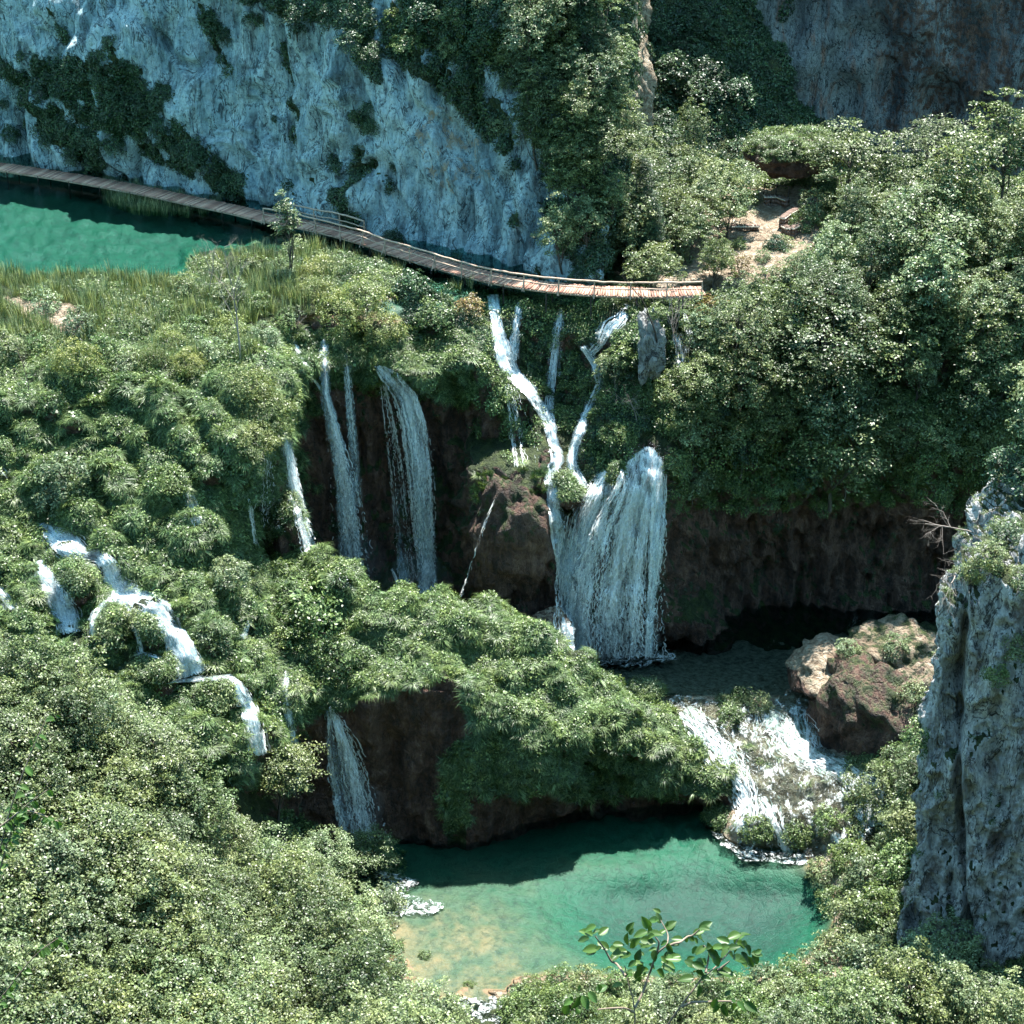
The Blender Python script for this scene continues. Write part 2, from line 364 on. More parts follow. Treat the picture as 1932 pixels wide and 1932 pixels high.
R5 = PV(mx, [1400,1400,1420,1440,1450,1450,1460,1490,1480,1480,1480,1490,1500,1525,1570], [92.5,94.5,96,97.5,98.5,98.8,98.3,97.7,98.3,99.5,101.5,101.4,101,100.6,99])
R6 = PV(mx, [1600,1600,1610,1615,1610,1590,1602,1590,1570,1545,1540,1535,1535,1545,1590], [-.5] * 15)
G = [R2 + [0, 7, -9], R2 + [0, 2.6, -1.2], R2, R3, R4, R5, R6, R6 + [0, .4, -4]]
P = upgrid(G, .2)
def mound_disp(P, N):
    x, y = proj(P); nz = N[..., 2]; rock = sstep(1100, 1000, x) * sstep(600, 640, x)
    w = sstep(.55, .2, nz)
    cush = (billow(P * [.33, .33, .4] + 8, 2) - .4) * 2.0
    col = fbm(P * [.5, .5, .12], 4) * .9
    return cush * (1 - w * rock) + col * w * rock + fbm(P * 1.0, 4) * .22
def mound_cover(P, N, x, y):
    nz = N[..., 2]; r = np.zeros(P.shape); nn = fbm(P * .4, 3) * .2
    dark = inpoly(x + nn * 60, y + nn * 60, [(540,1370),(640,1340),(720,1300),(830,1270),(870,1280),(890,1380),(830,1420),(840,1600),(700,1640),(560,1620)])
    dark |= (y + nn * 80 > 1500) & (x > 880)
    r[..., 0] = np.where(dark, 0, sstep(-.2, .15, nz + nn + .2)); r[..., 1] = 1
    return r
finish('mound_terrain', P, M['tufa'], mound_cover, disp=mound_disp)
# ---- basin: mid pool bed, rapids, lower pool bed, near bank
BASIN = [
 (1150, [(900,3.2),(1500,3.2),(2150,4)]),
 (1240, [(900,3.6),(1150,4.2),(1500,3.6),(1600,4.5),(1700,6),(2150,8)]),
 (1275, [(900,3.6),(1100,4.3),(1180,4.85),(1300,4.3),(1500,4.3),(1560,5.5),(1700,6.5),(2150,9)]),
 (1310, [(1100,4.5),(1200,5.2),(1300,4.95),(1450,5.0),(1500,5.3),(1600,6),(1700,7),(2150,9)]),
 (1345, [(1100,4.4),(1200,4.9),(1350,4.9),(1450,4.9),(1500,4.7),(1600,5),(1700,7),(2150,9)]),
 (1400, [(1200,4),(1350,4.1),(1450,4.3),(1520,4.1),(1600,4.4),(1700,6),(2150,9)]),
 (1460, [(1200,2),(1380,3.1),(1450,3.5),(1540,3.6),(1620,3.8),(1700,5.5),(2150,9)]),
 (1510, [(1200,-0.42),(1330,-0.21),(1400,2.0),(1450,2.6),(1550,2.7),(1650,3.0),(1720,5),(2150,9)]),
 (1560, [(900,-0.84),(1300,-0.63),(1350,-0.21),(1385,1.0),(1450,1.5),(1550,1.6),(1640,1.8),(1700,3.5),(2150,9)]),
 (1600, [(600,-0.63),(900,-0.50),(1200,-0.63),(1350,-0.42),(1420,-0.04),(1500,.1),(1560,.6),(1620,1.3),(1700,3),(2150,9)]),
 (1640, [(600,-0.42),(740,-0.50),(900,-0.34),(1100,-0.34),(1200,-0.50),(1300,-1.01),(1400,-0.55),(1500,-0.25),(1560,.4),(1700,2.8),(2150,9)]),
 (1700, [(600,0),(740,-0.19),(900,-0.21),(1000,-0.38),(1100,-0.97),(1300,-1.68),(1500,-1.26),(1570,-0.13),(1610,1.5),(1700,3),(2150,9)]),
 (1780, [(600,1),(720,.1),(800,-0.08),(900,-0.08),(1000,-0.17),(1080,-0.55),(1200,-1.47),(1400,-1.68),(1510,-0.84),(1560,.1),(1650,2),(2150,8)]),
 (1830, [(600,2),(740,.1),(800,-0.06),(950,-0.13),(1050,-0.13),(1200,-0.42),(1400,-0.63),(1480,-0.21),(1540,.8),(1700,2.5),(2150,7)]),
 (1865, [(600,3),(750,.3),(820,-0.04),(940,-0.06),(1000,.4),(1100,.6),(1500,.8),(1700,2.5),(2150,7)]),
 (1932, [(600,4),(850,.5),(890,.05),(940,.05),(980,.8),(1100,1.5),(1500,2),(2150,6)]),
 (2010, [(600,7),(850,2),(900,.8),(1000,2.2),(1500,3.5),(2150,7)]),
 (2130, [(600,11),(900,5),(1500,7),(2150,10)])]
P = sheet_xy(BASIN, 600, 2150, 1150, 2130, 5.0)
def basin_disp(P, N):
    x, y = proj(P); d = np.zeros(P.shape)
    rap = sstep(1120, 1200, x) * sstep(1260, 1300, y) * sstep(1640, 1590, y)
    d[..., 2] = fbm(P * 1.1, 4) * .07 + rap * (.25 - billow(P * .5, 3)) * .6 + sstep(1850, 1900, y) * fbm(P * .5, 3) * .5
    d[..., 2] += sstep(1560, 1640, x) * fbm(P * .5, 3) * .8
    return d
def basin_cover(P, N, x, y):
    r = np.zeros(P.shape); nn = fbm(P * .5, 3) * .5; z = P[..., 2]
    water_bed = (z < 5.6) & (x < 1640)
    r[..., 2] = np.where(water_bed, .95, .1); r[..., 1] = 1
    r[..., 0] = np.where(inpoly(x, y, [(1300,1500),(1100,1400),(1250,1330),(1400,1500)]) | (x + nn * 60 > 1600) | (y > 1852 + 30 * (x < 960)) | (x + nn * 30 < 745), .8, np.where(water_bed, 0, nn * .6))
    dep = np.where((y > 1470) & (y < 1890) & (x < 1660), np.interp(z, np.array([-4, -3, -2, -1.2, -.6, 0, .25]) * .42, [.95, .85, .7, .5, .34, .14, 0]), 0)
    return np.concatenate([r, dep[..., None]], -1)
finish('riverbed', P, M['tufa'], basin_cover, disp=basin_disp)
# ---- left limestone wall
bx = np.array([-330, -120, 60, 220, 400, 560, 700, 850, 1000, 1090, 1140], float)
by = np.array([262, 285, 310, 345, 378, 405, 437, 480, 515, 532, 540], float)
B = PZ(bx, by, np.full(11, 28.0))
turn = PD(np.array([1162, 1180, 1190, 1193.]), np.array([540, 500, 420, 300.]), np.array([127, 135, 152, 190.]))
B = np.concatenate([B, turn]); B[:, 2] = 0
back = np.array([1.5, 1.5, 1.2, 1, 1.5, 2.0, 2.5, 4, 7, 9, 9.5, 9, 7, 4, 0])
bulge = np.array([0, .8, 0, -1, 1.0, 0, -.8, .5, 0, 0, 0, 0, 0, 0, 0])
G = []
for z in (23, 28, 31, 34, 37.5, 41, 47.5):
    f = (z - 28) / 18.0; q = B.copy(); q[:, 1] += back * f * (1 if f > 0 else .3) + bulge * math.sin(f * 3) ; q[:, 2] = 28 + (z - 28) * (np.interp(np.arange(15), [0, 5, 8, 14], [.92, .92, 1, 1]) if z > 28 else 1)
    q[-4:, 0] += np.array([.2, .2, .3, .4]) * max(0, f)
    G.append(q)
G = np.array(G)[::-1]
P = upgrid(G, .2)
def cliff_disp(P, N):
    x, y = proj(P)
    big = fbm(P * [.09, .09, .06] + 5, 3) * 2.0
    rib = (.3 - billow(P * [.22, .22, .09] + fbm(P * .1, 2)[..., None] * .8, 3)) * 2.0
    return big + rib + fbm(P * [.8, .8, .35], 5) * .34 - .8 * sstep(.12, 0, np.abs(perlin(P * [.14, .14, .07] + 40)))
def cliff_cover(P, N, x, y):
    r = np.zeros(P.shape); nn = fbm(P * .5, 4); nz = N[..., 2]
    wx, wy = x + nn * 25, y + nn * 25
    g = inpoly(wx, wy, [(60,120),(190,100),(320,160),(330,230),(470,350),(440,370),(300,300),(190,240),(180,320),(60,240)])
    g |= inpoly(wx, wy, [(870,-40),(1200,-40),(1190,280),(1180,560),(1090,500),(980,330),(850,180),(720,100),(730,0)])
    g |= inpoly(wx, wy, [(380,-60),(700,-60),(700,100),(640,40),(500,30)])
    crev = fbm((P + np.stack([P[..., 2] * .5, 0 * nn, 0 * nn], -1)) * [.30, .30, .10] + 60, 4)
    bare = inpoly(wx, wy, [(930,330),(1010,420),(1060,560),(880,560)]) | (inpoly(x, y, [(900,100),(1080,230),(1100,420),(980,360),(870,180)]) & (fbm(P * .45 + 9, 3) > -.1)) | (inpoly(x, y, [(1120,-60),(1260,-60),(1260,330),(1170,260),(1150,120)]) & (fbm(P * .5 + 3, 3) > .45))
    g = g & ~bare & ((fbm(P * .55 + 31, 3) > -.28))
    r[..., 0] = np.maximum(g * .9, (crev > .62) * .8)
    r[..., 2] = inpoly(wx, wy, [(780,240),(830,200),(900,260),(920,320),(850,380),(790,310)]) * .42 + inpoly(x, y, [(1120,-60),(1290,-60),(1290,400),(1170,330),(1140,120)]) * .9
    return r
finish('limestone_cliff', P, M['lime'], cliff_cover, disp=cliff_disp)
# ---- far shaded slope and far cliff
FS = [(-60, [(1000,200),(1250,196),(1380,205),(1450,228),(1800,230)]), (60, [(1000,192),(1300,190),(1400,196),(1470,226),(1800,230)]), (150, [(1000,184),(1300,180),(1440,188),(1500,222),(1800,230)]),
      (240, [(1000,176),(1300,172),(1480,180),(1570,215),(1800,230)]), (330, [(1000,168),(1300,165),(1500,168),(1650,190),(1800,210)]), (420, [(1000,158),(1800,165)])]
P = sheet_xy(FS, 1000, 1800, -60, 420, 6.0)
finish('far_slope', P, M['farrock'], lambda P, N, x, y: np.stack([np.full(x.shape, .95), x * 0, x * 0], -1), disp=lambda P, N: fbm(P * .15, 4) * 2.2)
zs = [-10, 10, 16, 22, 28, 34, 42, 55, 80, 110, 140]; cx = np.array([-90, 5, 22, 36, 48, 60, 75, 190.]); cy = np.array([222, 218, 209, 205, 203, 204, 199, 160.])  # unseen upper height and right end added to cast shade on the far slope
G = []
for z in zs:
    ov = np.interp(z, [10, 18, 24, 30, 40, 140], [2.5, 2.5, -.5, .5, 0, 14])
    led = np.interp(z, [10, 20, 24, 25.5], [-5, -4.5, -3, 0])
    q = np.stack([cx, cy + ov + np.array([0, 0, 0, 0, 0, .5, 1, .6]) * led, np.full(8, float(z))], -1); G.append(q)
P = upgrid(np.array(G)[::-1], .7)
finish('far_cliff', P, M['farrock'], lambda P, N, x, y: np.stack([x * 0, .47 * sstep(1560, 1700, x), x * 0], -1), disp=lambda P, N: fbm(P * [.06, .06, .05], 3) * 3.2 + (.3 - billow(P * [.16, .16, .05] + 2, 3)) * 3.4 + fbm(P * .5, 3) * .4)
# ---- grey rock pillar, right foreground
PR = [[(1870,940,101),(1860,960,99),(1900,930,98),(1960,900,97),(2200,880,95)],
 [(1835,1020,97),(1812,1050,92),(1870,1020,91),(1940,980,90),(2200,950,88)],
 [(1815,1085,96),(1797,1098,88),(1850,1085,87),(1940,1040,86.5),(2200,1020,84)],
 [(1800,1160,96),(1784,1150,86.3),(1850,1150,85.6),(1940,1110,85),(2200,1100,82)],
 [(1790,1280,96),(1770,1270,85.8),(1840,1270,85.2),(1940,1260,84.5),(2200,1250,81)],
 [(1770,1450,95),(1750,1430,85.4),(1830,1430,84.6),(1940,1430,83.6),(2200,1430,80)],
 [(1755,1620,94),(1737,1600,84.8),(1820,1600,84),(1940,1600,82.8),(2200,1600,79)],
 [(1725,1750,92),(1705,1730,84),(1810,1750,83),(1940,1750,81.5),(2200,1750,78)],
 [(1720,1900,91),(1700,1890,83),(1810,1900,82),(1940,1900,80),(2200,1900,77)],
 [(1720,2060,90),(1700,2060,82),(1810,2060,81),(1940,2060,79),(2200,2060,76)]]
G = np.array([[PD(a, b, c) for a, b, c in r] for r in PR])
P = upgrid(G, .12)
def pil_disp(P, N):
    x, y = proj(P)
    crack = np.exp(-((x - 1850 - 40 * np.sin(y / 300.)) / 7.0) ** 2) * 1.2 * sstep(1100, 1200, y)
    blk = sstep(1840, 1862, x - 40 * np.sin(y / 300.)) * .8
    return fbm(P * [.3, .3, .14], 3) * .9 + (.3 - billow(P * [.6, .6, .3], 4)) * 1.3 + fbm(P * 1.6, 4) * .13 - crack + blk
def pil_cover(P, N, x, y):
    r = np.zeros(P.shape); nz = N[..., 2]; nn = fbm(P * .6, 3)
    r[..., 0] = sstep(.62, .8, nz + nn * .1) * .9
    r[..., 2] = 0
    return r
finish('rock_pillar', P, M['pillar'], pil_cover, disp=pil_disp)
# ---- near slope below the viewpoint (trees in the lower left stand on it)
nsX = [-50, -26, -19, -14, -8, -3, 3]
NSZ = [(99, [22, 14, 8, 2, -3, -4, -5]), (94, [24, 16, 9, 4, -2, -4, -5]), (88, [25, 17, 10.5, 5, .3, -3, -4]), (82, [22, 15, 9, 4.5, .4, -1.5, -2]),
       (76, [18, 12, 8, 5, 1.5, 0, -.5]), (66, [12, 9, 8, 7, 4.5, 3, 1.5]), (54, [12, 10, 9, 9, 8, 7.5, 7]), (44, [14, 13, 12, 12, 12, 12, 12])]
xq = np.linspace(-50, 3, 150); yq = np.linspace(44, 99, 150)
Zr = pchip([r[0] for r in NSZ][::-1], np.array([pchip(nsX, np.array(r[1], float), xq) for r in NSZ])[::-1], yq)
P = np.stack([*np.meshgrid(xq, yq), Zr], -1)[::-1]
finish('near_slope', P, M['near'], lambda P, N, x, y: np.stack([np.full(x.shape, .9), x * 0, x * 0], -1), disp=lambda P, N: fbm(P * .3, 4) * .5)
# steep bank right under the viewpoint, wholly below the picture
gx = np.linspace(-60, 60, 60); gy = np.array([-30, -8, -1, 2, 5, 9, 14, 22, 34, 50, 64, 76.]); gz = np.array([82, 77, 74.4, 72.5, 69.5, 64.5, 58, 48, 35, 18, 6, -3.])
X, Y = np.meshgrid(gx, np.interp(np.linspace(0, 11, 90), range(12), gy)); Z = np.interp(Y, gy, gz)
P = np.stack([X, Y, Z], -1)
finish('viewpoint_bank', P, M['near'], lambda P, N, x, y: np.stack([np.full(x.shape, .8), x * 0, x * 0], -1), disp=lambda P, N: fbm(P * .3, 4) * np.clip(P[..., 1] / 20, 0, .7))
# ---- boulders and moss domes
def boulder(name, x, y, D, r, cov, label, cat='boulder', seed=0, group=None, rough=.28, sink=0):
    c = PD(x, y, D) - [0, 0, sink]; n, m = 40, 72
    th = np.linspace(0.02, math.pi - .02, n)[:, None]; ph = np.linspace(0, 2 * math.pi, m)[None]
    d = np.stack([np.sin(th) * np.cos(ph), np.sin(th) * np.sin(ph), np.cos(th) + 0 * ph], -1)
    s = 1 + rough * fbm(d * 1.3 + seed * 7.7, 4) + rough * .8 * (.3 - billow(d * [2, 2, 1] + seed * 3.1, 2)); P = c + d * s[..., None] * r
    N = unit_(d / np.array(r)); nn = fbm(P * .8, 3) * .3; C = np.zeros((n, m, 3)); C[..., 1] = 1 - cov[2]
    C[..., 0] = cov[0] * sstep(-.3, .4, N[..., 2] + nn); C[..., 2] = cov[1] * sstep(-.3, .5, N[..., 2] + nn)
    V = P[:, :-1].reshape(-1, 3); i = np.arange(n - 1)[:, None] * (m - 1); j = np.arange(m - 1)[None]; j2 = (j + 1) % (m - 1)
    F = np.stack([i + j, i + m - 1 + j, i + m - 1 + j2, i + j2], -1).reshape(-1, 4)
    V = V - c; o = mesh_obj(name, V, F, M['tufa'] if cov[2] == 0 else M['lime2'], smooth=True); o.location = c; tag(o, label, cat, group)
    col_attr(o.data, 'cover', C[:, :-1].reshape(-1, 3)); global _bn
    _bv.append(V + c); _bf.append(F + _bn); _bn += len(V)
    SHEETS[o.name] = dict(P=P, N=N, x=proj(P)[0], y=proj(P)[1], C=C, o=o); return o
unit_ = lambda v: v / (np.linalg.norm(v, axis=-1, keepdims=True) + 1e-9)
M['lime2'] = rock_mat('pale_limestone', (.42, .42, .41), (.26, .27, .27), (.09, .09, .09), (.16, .13, .10), (1, 1, .5), .85)
BOULD = [('boulder', 1068, 930, 112.6, (1.05, 1.1, 1.0), (.75, .5, 0), 'round mossy boulder parting the stream above the big fall'),
 ('boulder', 1040, 1190, 109.6, (1.35, 1.4, 1.5), (0, .55, 0), 'wet reddish boulder at the foot of the big fall'),
 ('mossy_buttress', 965, 1015, 111.4, (2.7, 2.0, 4.1), (.5, 0, 0), 'tall brown tufa buttress with a mossy cap left of the big fall'),
 ('boulder', 1640, 1335, 104.5, (3.7, 4.2, 3.6), (.5, .48, 0), 'huge tan boulder on the right bank beside the rapids'),
 ('boulder', 1560, 1262, 107.5, (2.3, 3.0, 1.4), (.3, .8, 0), 'flat tan rock shelf at the edge of the dark upper pool'),
 ('boulder', 1735, 1330, 104, (2.4, 2.4, 2.6), (.45, .6, 0), 'pinkish boulder between the huge tan boulder and the grey pillar'),
 ('boulder', 1690, 1230, 108, (3.2, 3.0, 1.9), (.5, .7, 0), 'sunlit tan rock top beside the grey pillar'),
 ('moss_dome', 215, 1195, 95.0, (1.15, 1.2, 1.7), (1, 0, 0), 'moss dome under the twin arcs of water on the left cascade'),
 ('moss_dome', 285, 1190, 95.0, (1.1, 1.2, 1.8), (1, 0, 0), 'moss dome right of the twin arcs on the left cascade'),
 ('moss_dome', 145, 1105, 97.2, (.95, 1.1, 1.5), (1, 0, 0), 'moss dome between the two upper arms of the left cascade'),
 ('moss_dome', 412, 1312, 93.2, (1.5, 1.2, 1.2), (.9, .3, 0), 'olive and russet moss dome below the white ledge of the cascade'),
 ('moss_dome', 300, 1275, 93.4, (1.3, 1.2, 1.3), (1, 0, 0), 'moss dome just above the front trees left of the cascade foot'),
 ('moss_dome', 400, 1215, 95.6, (1.0, 1.2, 1.9), (.9, .2, 0), 'steep moss dome right beside the middle of the left cascade'),
 ('tufa_spur', 545, 1010, 107.5, (1.0, 1.3, 3.0), (.8, .2, 0), 'mossy tufa spur beside the leftmost free falling stream'),
 ('rock_pinnacle', 1226, 648, 115.6, (.85, .9, 2.1), (0, 0, 1), 'pale grey rock pinnacle standing below the boardwalk'),
 ('rock_outcrop', 1500, 290, 139, (3.3, 3, 1.7), (.6, .1, 0), 'grassy rock outcrop rising behind the pale clearing'),
 ('boulder', 1425, 1562, 100.2, (1.3, 1.2, 1.3), (1, .2, 0), 'grassy boulder splitting the rapids above the lower pool'),
 ('boulder', 1507, 1590, 99.3, (.75, .7, .9), (1, .2, 0), 'small grassy boulder at the lip of the lower pool'),
 ('boulder', 1362, 1545, 100.8, (1.0, 1, .9), (1, 0, 0), 'sedge covered rock at the end of the green mound'),
 ('boulder', 1520, 1540, 101, (2.0, 1.8, .9), (1, .3, 0), 'wide grassy islet in the middle of the rapids'),
 ('boulder', 1375, 1345, 106.5, (1.1, 1.1, .6), (1, .3, 0), 'leafy islet at the head of the rapids'),
 ('boulder', 1528, 1420, 102.9, (.75, .7, .6), (.2, .2, 0), 'small dark rock in foaming water under the huge boulder'),
 ('mossy_rock', 1168, 915, 112.5, (.55, .7, 1.3), (1, 0, 0), 'narrow mossy rock rib between the two heads of the big fall'),
 ('boulder', 1216, 1308, 107.3, (1.2, .8, .5), (1, .3, 0), 'low bushy rock at the outlet of the upper pool')]
for i, (nm, x, y, D, r, cv, lb) in enumerate(BOULD): boulder(nm, x, y, D, r, cv, lb, seed=i, cat=nm.replace('_', ' '), rough=.5 if nm == 'rock_pinnacle' else .28)
BVH = build_bvh()
CAM = Vector((0, 0, CAM_H))
def hit(x, y):
    r = rays(x, y); d = Vector(r).normalized(); h = BVH.ray_cast(CAM, d)
    return (np.array(h[0]), np.array(h[1])) if h[0] is not None else (None, None)
def drop(X, Y, z=90):
    h = BVH.ray_cast(Vector((X, Y, z)), Vector((0, 0, -1))); return None if h[0] is None else h[0].z
# ---- ground far beyond, so the land carries on past the frame
g = np.array([[-900, -900, -14], [900, -900, -14], [900, 1200, -14], [-900, 1200, -14]], float)
o = mesh_obj('ground', g, [[0, 1, 2, 3]], M['near']); tag(o, kind='structure'); col_attr(o.data, 'cover', np.tile([.9, 0, 0.], (4, 1)))

# ---------------------------------------------------------------- water sheets
def water_mat(name, tint, bump_sc, bump_st, rough=.08, refl=.5):
    t = NT(name); v = t.pos((1, 1.6, 1))
    h = t.math('ADD', t.noise(v, bump_sc, 5, .65), t.math('MULTIPLY', t.noise(v, bump_sc * 4.5, 3, .6), .35))
    nrm = t.bump(h, bump_st, .25)
    gl = t.n('BsdfGlossy', i_Color=(refl, refl, refl, 1), i_Roughness=rough, i_Normal=nrm)
    tr = t.n('BsdfTransparent', i_Color=(*tint, 1))
    fr = t.n('Fresnel', i_IOR=1.33, i_Normal=nrm)
    m = t.n('MixShader', i_Fac=fr.outputs[0]); t.l(tr.outputs[0], m.inputs[1]); t.l(gl.outputs[0], m.inputs[2])
    return t.done(m.outputs[0])
def flat_poly(name, pts, z, mat, cell=None):
    """fan polygon at height z from photo points (x, y) on that plane"""
    P = np.array([PZ(a, b, z) for a, b in pts]); ar = (P[:, 0] * np.roll(P[:, 1], -1) - P[:, 1] * np.roll(P[:, 0], -1)).sum(); P = P if ar > 0 else P[::-1]; me = bpy.data.meshes.new(name)
    me.from_pydata([tuple(p) for p in P], [], [list(range(len(P)))]); me.materials.append(mat); o = link(bpy.data.objects.new(name, me)); return o
M['lake'] = water_mat('lake_water', (.62, .93, .88), 2.5, .03, .04)
M['pool'] = water_mat('pool_water', (.85, .98, .95), 2.2, .10, .03)
M['stream'] = water_mat('stream_water', (.55, .70, .70), 2.2, .08, .05)
tag(flat_poly('lake', [(-400,250),(700,250),(1160,400),(1160,556),(860,556),(760,540),(640,560),(-400,560)], 28.0, M['lake']), kind='structure')
tag(flat_poly('lower_pool', [(480,1480),(1700,1480),(1760,1900),(1100,1990),(560,1990)], 0.0, M['pool']), kind='structure')
tag(flat_poly('upper_pool', [(960,1130),(2000,1130),(2000,1260),(1640,1300),(1500,1312),(1130,1312),(1040,1270),(940,1220)], 5.0, M['stream']), kind='structure')
# ---------------------------------------------------------------- where the water runs (photo readings)
FALLS = [
 ('thin stream dropping from the brow, second free fall from the left', [(611,640,4),(615,746,4),(628,800,10),(645,880,18),(658,960,26),(668,1040,32),(672,1105,34)], 190, dict(veil=22, fl=600, fly=1.0, keep=(.95, .3))),
 ('faint misty stream just behind the second free fall', [(652,665,5),(660,760,7),(668,850,10),(676,960,14)], 40, dict(veil=8, keep=(.7, .4), w=(.012, .03))),
 ('wide bright free fall in the middle of the dark wall', [(712,690,5),(740,714,14),(768,752,20),(784,810,22),(793,890,22),(800,980,19),(805,1060,15),(808,1145,14)], 300, dict(veil=30, fl=900, fly=1.0, keep=(.98, .4))),
 ('fine veil of droplets hanging left of the bright middle fall', [(722,710,6),(740,800,14),(756,900,18),(768,1020,20),(775,1130,20)], 60, dict(veil=6, fl=420, keep=(.5, .25), w=(.01, .025))),
 ('winding stream running from under the boardwalk to the mossy boulder', [(928,556,14),(934,600,12),(940,640,18),(950,680,20),(972,712,16),(1002,742,14),(1028,785,12),(1042,830,10),(1050,868,12),(1036,893,14),(1042,935,14),(1048,985,16),(1058,1040,18),(1068,1100,18),(1075,1160,20),(1080,1225,22)], 330, dict(veil=40, fl=200, grip=True, keep=(.95, .9), off=.25, w=(.02, .055))),
 ('side stream joining the winding stream below the boardwalk', [(979,570,4),(972,610,7),(966,650,10),(968,690,12)], 70, dict(veil=10, grip=True, w=(.015, .04))),
 ('slender stream down the mossy wall right of the winding stream', [(1058,585,4),(1050,640,7),(1044,700,9),(1036,760,10),(1042,820,8)], 90, dict(veil=10, grip=True, w=(.015, .035))),
 ('narrow bent fall landing on the round mossy boulder', [(1098,655,8),(1122,690,9),(1130,725,11),(1112,765,11),(1092,815,10),(1078,865,9),(1082,890,12),(1104,922,9)], 150, dict(veil=18, grip=True, off=.25)),
 ('thin drips over the rounded wall between the two streams', [(960,720,8),(972,770,14),(985,830,22),(992,880,24)], 70, dict(keep=(.7, .4), w=(.01, .022))),
 ('white water tumbling beside the pale rock pinnacle', [(1184,575,9),(1172,600,16),(1150,618,22),(1135,650,14),(1112,672,10)], 110, dict(veil=14, grip=True, fl=80)),
 ('bright apron of water right of the pale rock pinnacle', [(1272,630,8),(1284,665,13),(1290,700,14)], 70, dict(veil=10, grip=True)),
 ('small blue stream at the right end of the boardwalk', [(1288,590,4),(1298,615,6),(1308,650,4)], 40, dict(veil=6, grip=True)),
 ('big right hand fall spreading like a fan into the upper pool', [(1224,842,28),(1218,880,34),(1206,935,42),(1185,1005,56),(1168,1090,70),(1160,1170,78),(1160,1242,82)], 760, dict(veil=12, fl=1700, keep=(.97, .36), fly=.6, w=(.016, .05), qs=.55, off=.6)),
 ('left lobe of the big fall tumbling past the buttress', [(1142,888,12),(1128,935,24),(1104,985,34),(1086,1060,30),(1078,1140,26),(1084,1235,34)], 330, dict(veil=40, fl=500, keep=(.95, .6), fly=.5, off=.6)),
 ('solid bright stream at the right edge of the big fall', [(1240,858,10),(1241,950,12),(1238,1050,10),(1229,1130,5),(1225,1240,6)], 130, dict(veil=22, keep=(1, .9), off=.9)),
 ('thin trickle down the left edge of the tall buttress', [(934,942,2),(914,990,3),(900,1035,3),(882,1090,2),(864,1142,3)], 9, dict(keep=(.95, .8), w=(.012, .03))),
 ('thin trickle low on the wall left of the middle fall foot', [(738,1072,2),(752,1105,4),(770,1142,5)], 22, dict(keep=(.9, .8))),
 ('leftmost free fall beside the mossy spur', [(537,815,6),(548,870,9),(560,930,11),(572,985,12),(588,1045,14)], 150, dict(veil=22, fl=160, keep=(.98, .7), fly=.5)),
 ('drizzling drops behind the tip of the hillside', [(505,850,10),(508,920,20),(512,1000,26)], 60, dict(fl=330, keep=(.35, .2), w=(.01, .025))),
 ('slanting trickle in front of the drizzle left of the spur', [(468,925,3),(476,980,4),(484,1035,5)], 40, dict(keep=(.9, .7))),
 ('thin stream hugging the mossy brow above the second free fall', [(553,640,4),(572,680,6),(592,715,5),(612,748,3)], 45, dict(grip=True, keep=(.9, .8))),
 ('bluish fall half hidden between sedge cushions', [(344,893,4),(352,925,9),(364,960,11),(374,992,10)], 80, dict(veil=10, keep=(.95, .8))),
 ('thin fall on the mound near the front trees', [(540,1262,3),(543,1320,4),(556,1400,8),(566,1480,9)], 60, dict(veil=8, keep=(.95, .7))),
 ('spraying fall shooting off the green mound into the shade', [(622,1336,3),(632,1360,12),(646,1405,24),(660,1460,32),(674,1530,36),(690,1590,36)], 230, dict(veil=20, fl=500, keep=(.95, .45), fly=1.2)),
 ('short stream slipping off at the picture edge above the ferns', [(-4,876,3),(8,890,6),(16,902,5)], 20, dict(grip=True))]
CASC = [
 ('upper left arm of the cascade coming out of the ferns', [(80,988,4),(96,1006,14),(122,1026,20),(150,1044,14),(190,1052,10),(206,1068,12),(214,1098,16)], 260, 60),
 ('long white main run of the left cascade', [(205,1085,10),(228,1112,18),(262,1134,18),(296,1152,18),(318,1180,17),(336,1218,18),(350,1252,18),(360,1276,22)], 420, 90),
 ('level white ledge of the cascade', [(322,1286,5),(350,1282,7),(390,1280,7),(430,1276,6)], 90, 20),
 ('last drop of the left cascade behind the front trees', [(432,1276,6),(448,1298,11),(466,1335,13),(480,1380,14),(492,1425,14)], 190, 40),
 ('frothy fall left of the first moss dome', [(74,1058,5),(86,1090,14),(108,1125,20),(126,1160,20),(134,1195,20)], 180, 40),
 ('left of two thin arcs over the moss dome', [(232,1130,4),(206,1132,4),(184,1150,4),(174,1172,3),(174,1200,3)], 46, 6),
 ('right of two thin arcs over the moss dome', [(226,1136,4),(244,1152,4),(258,1186,3),(266,1222,3),(270,1242,3)], 46, 6),
 ('narrow white lip at the foot of the moss domes', [(252,1236,4),(272,1233,4),(300,1242,3)], 40, 6),
 ('small white run beside the front trees at the left edge', [(-10,1100,8),(6,1125,9),(24,1150,10)], 60, 10),
 ('small white chute hidden in the cleft above the mound', [(470,1172,4),(462,1190,4),(450,1207,6)], 50, 6)]

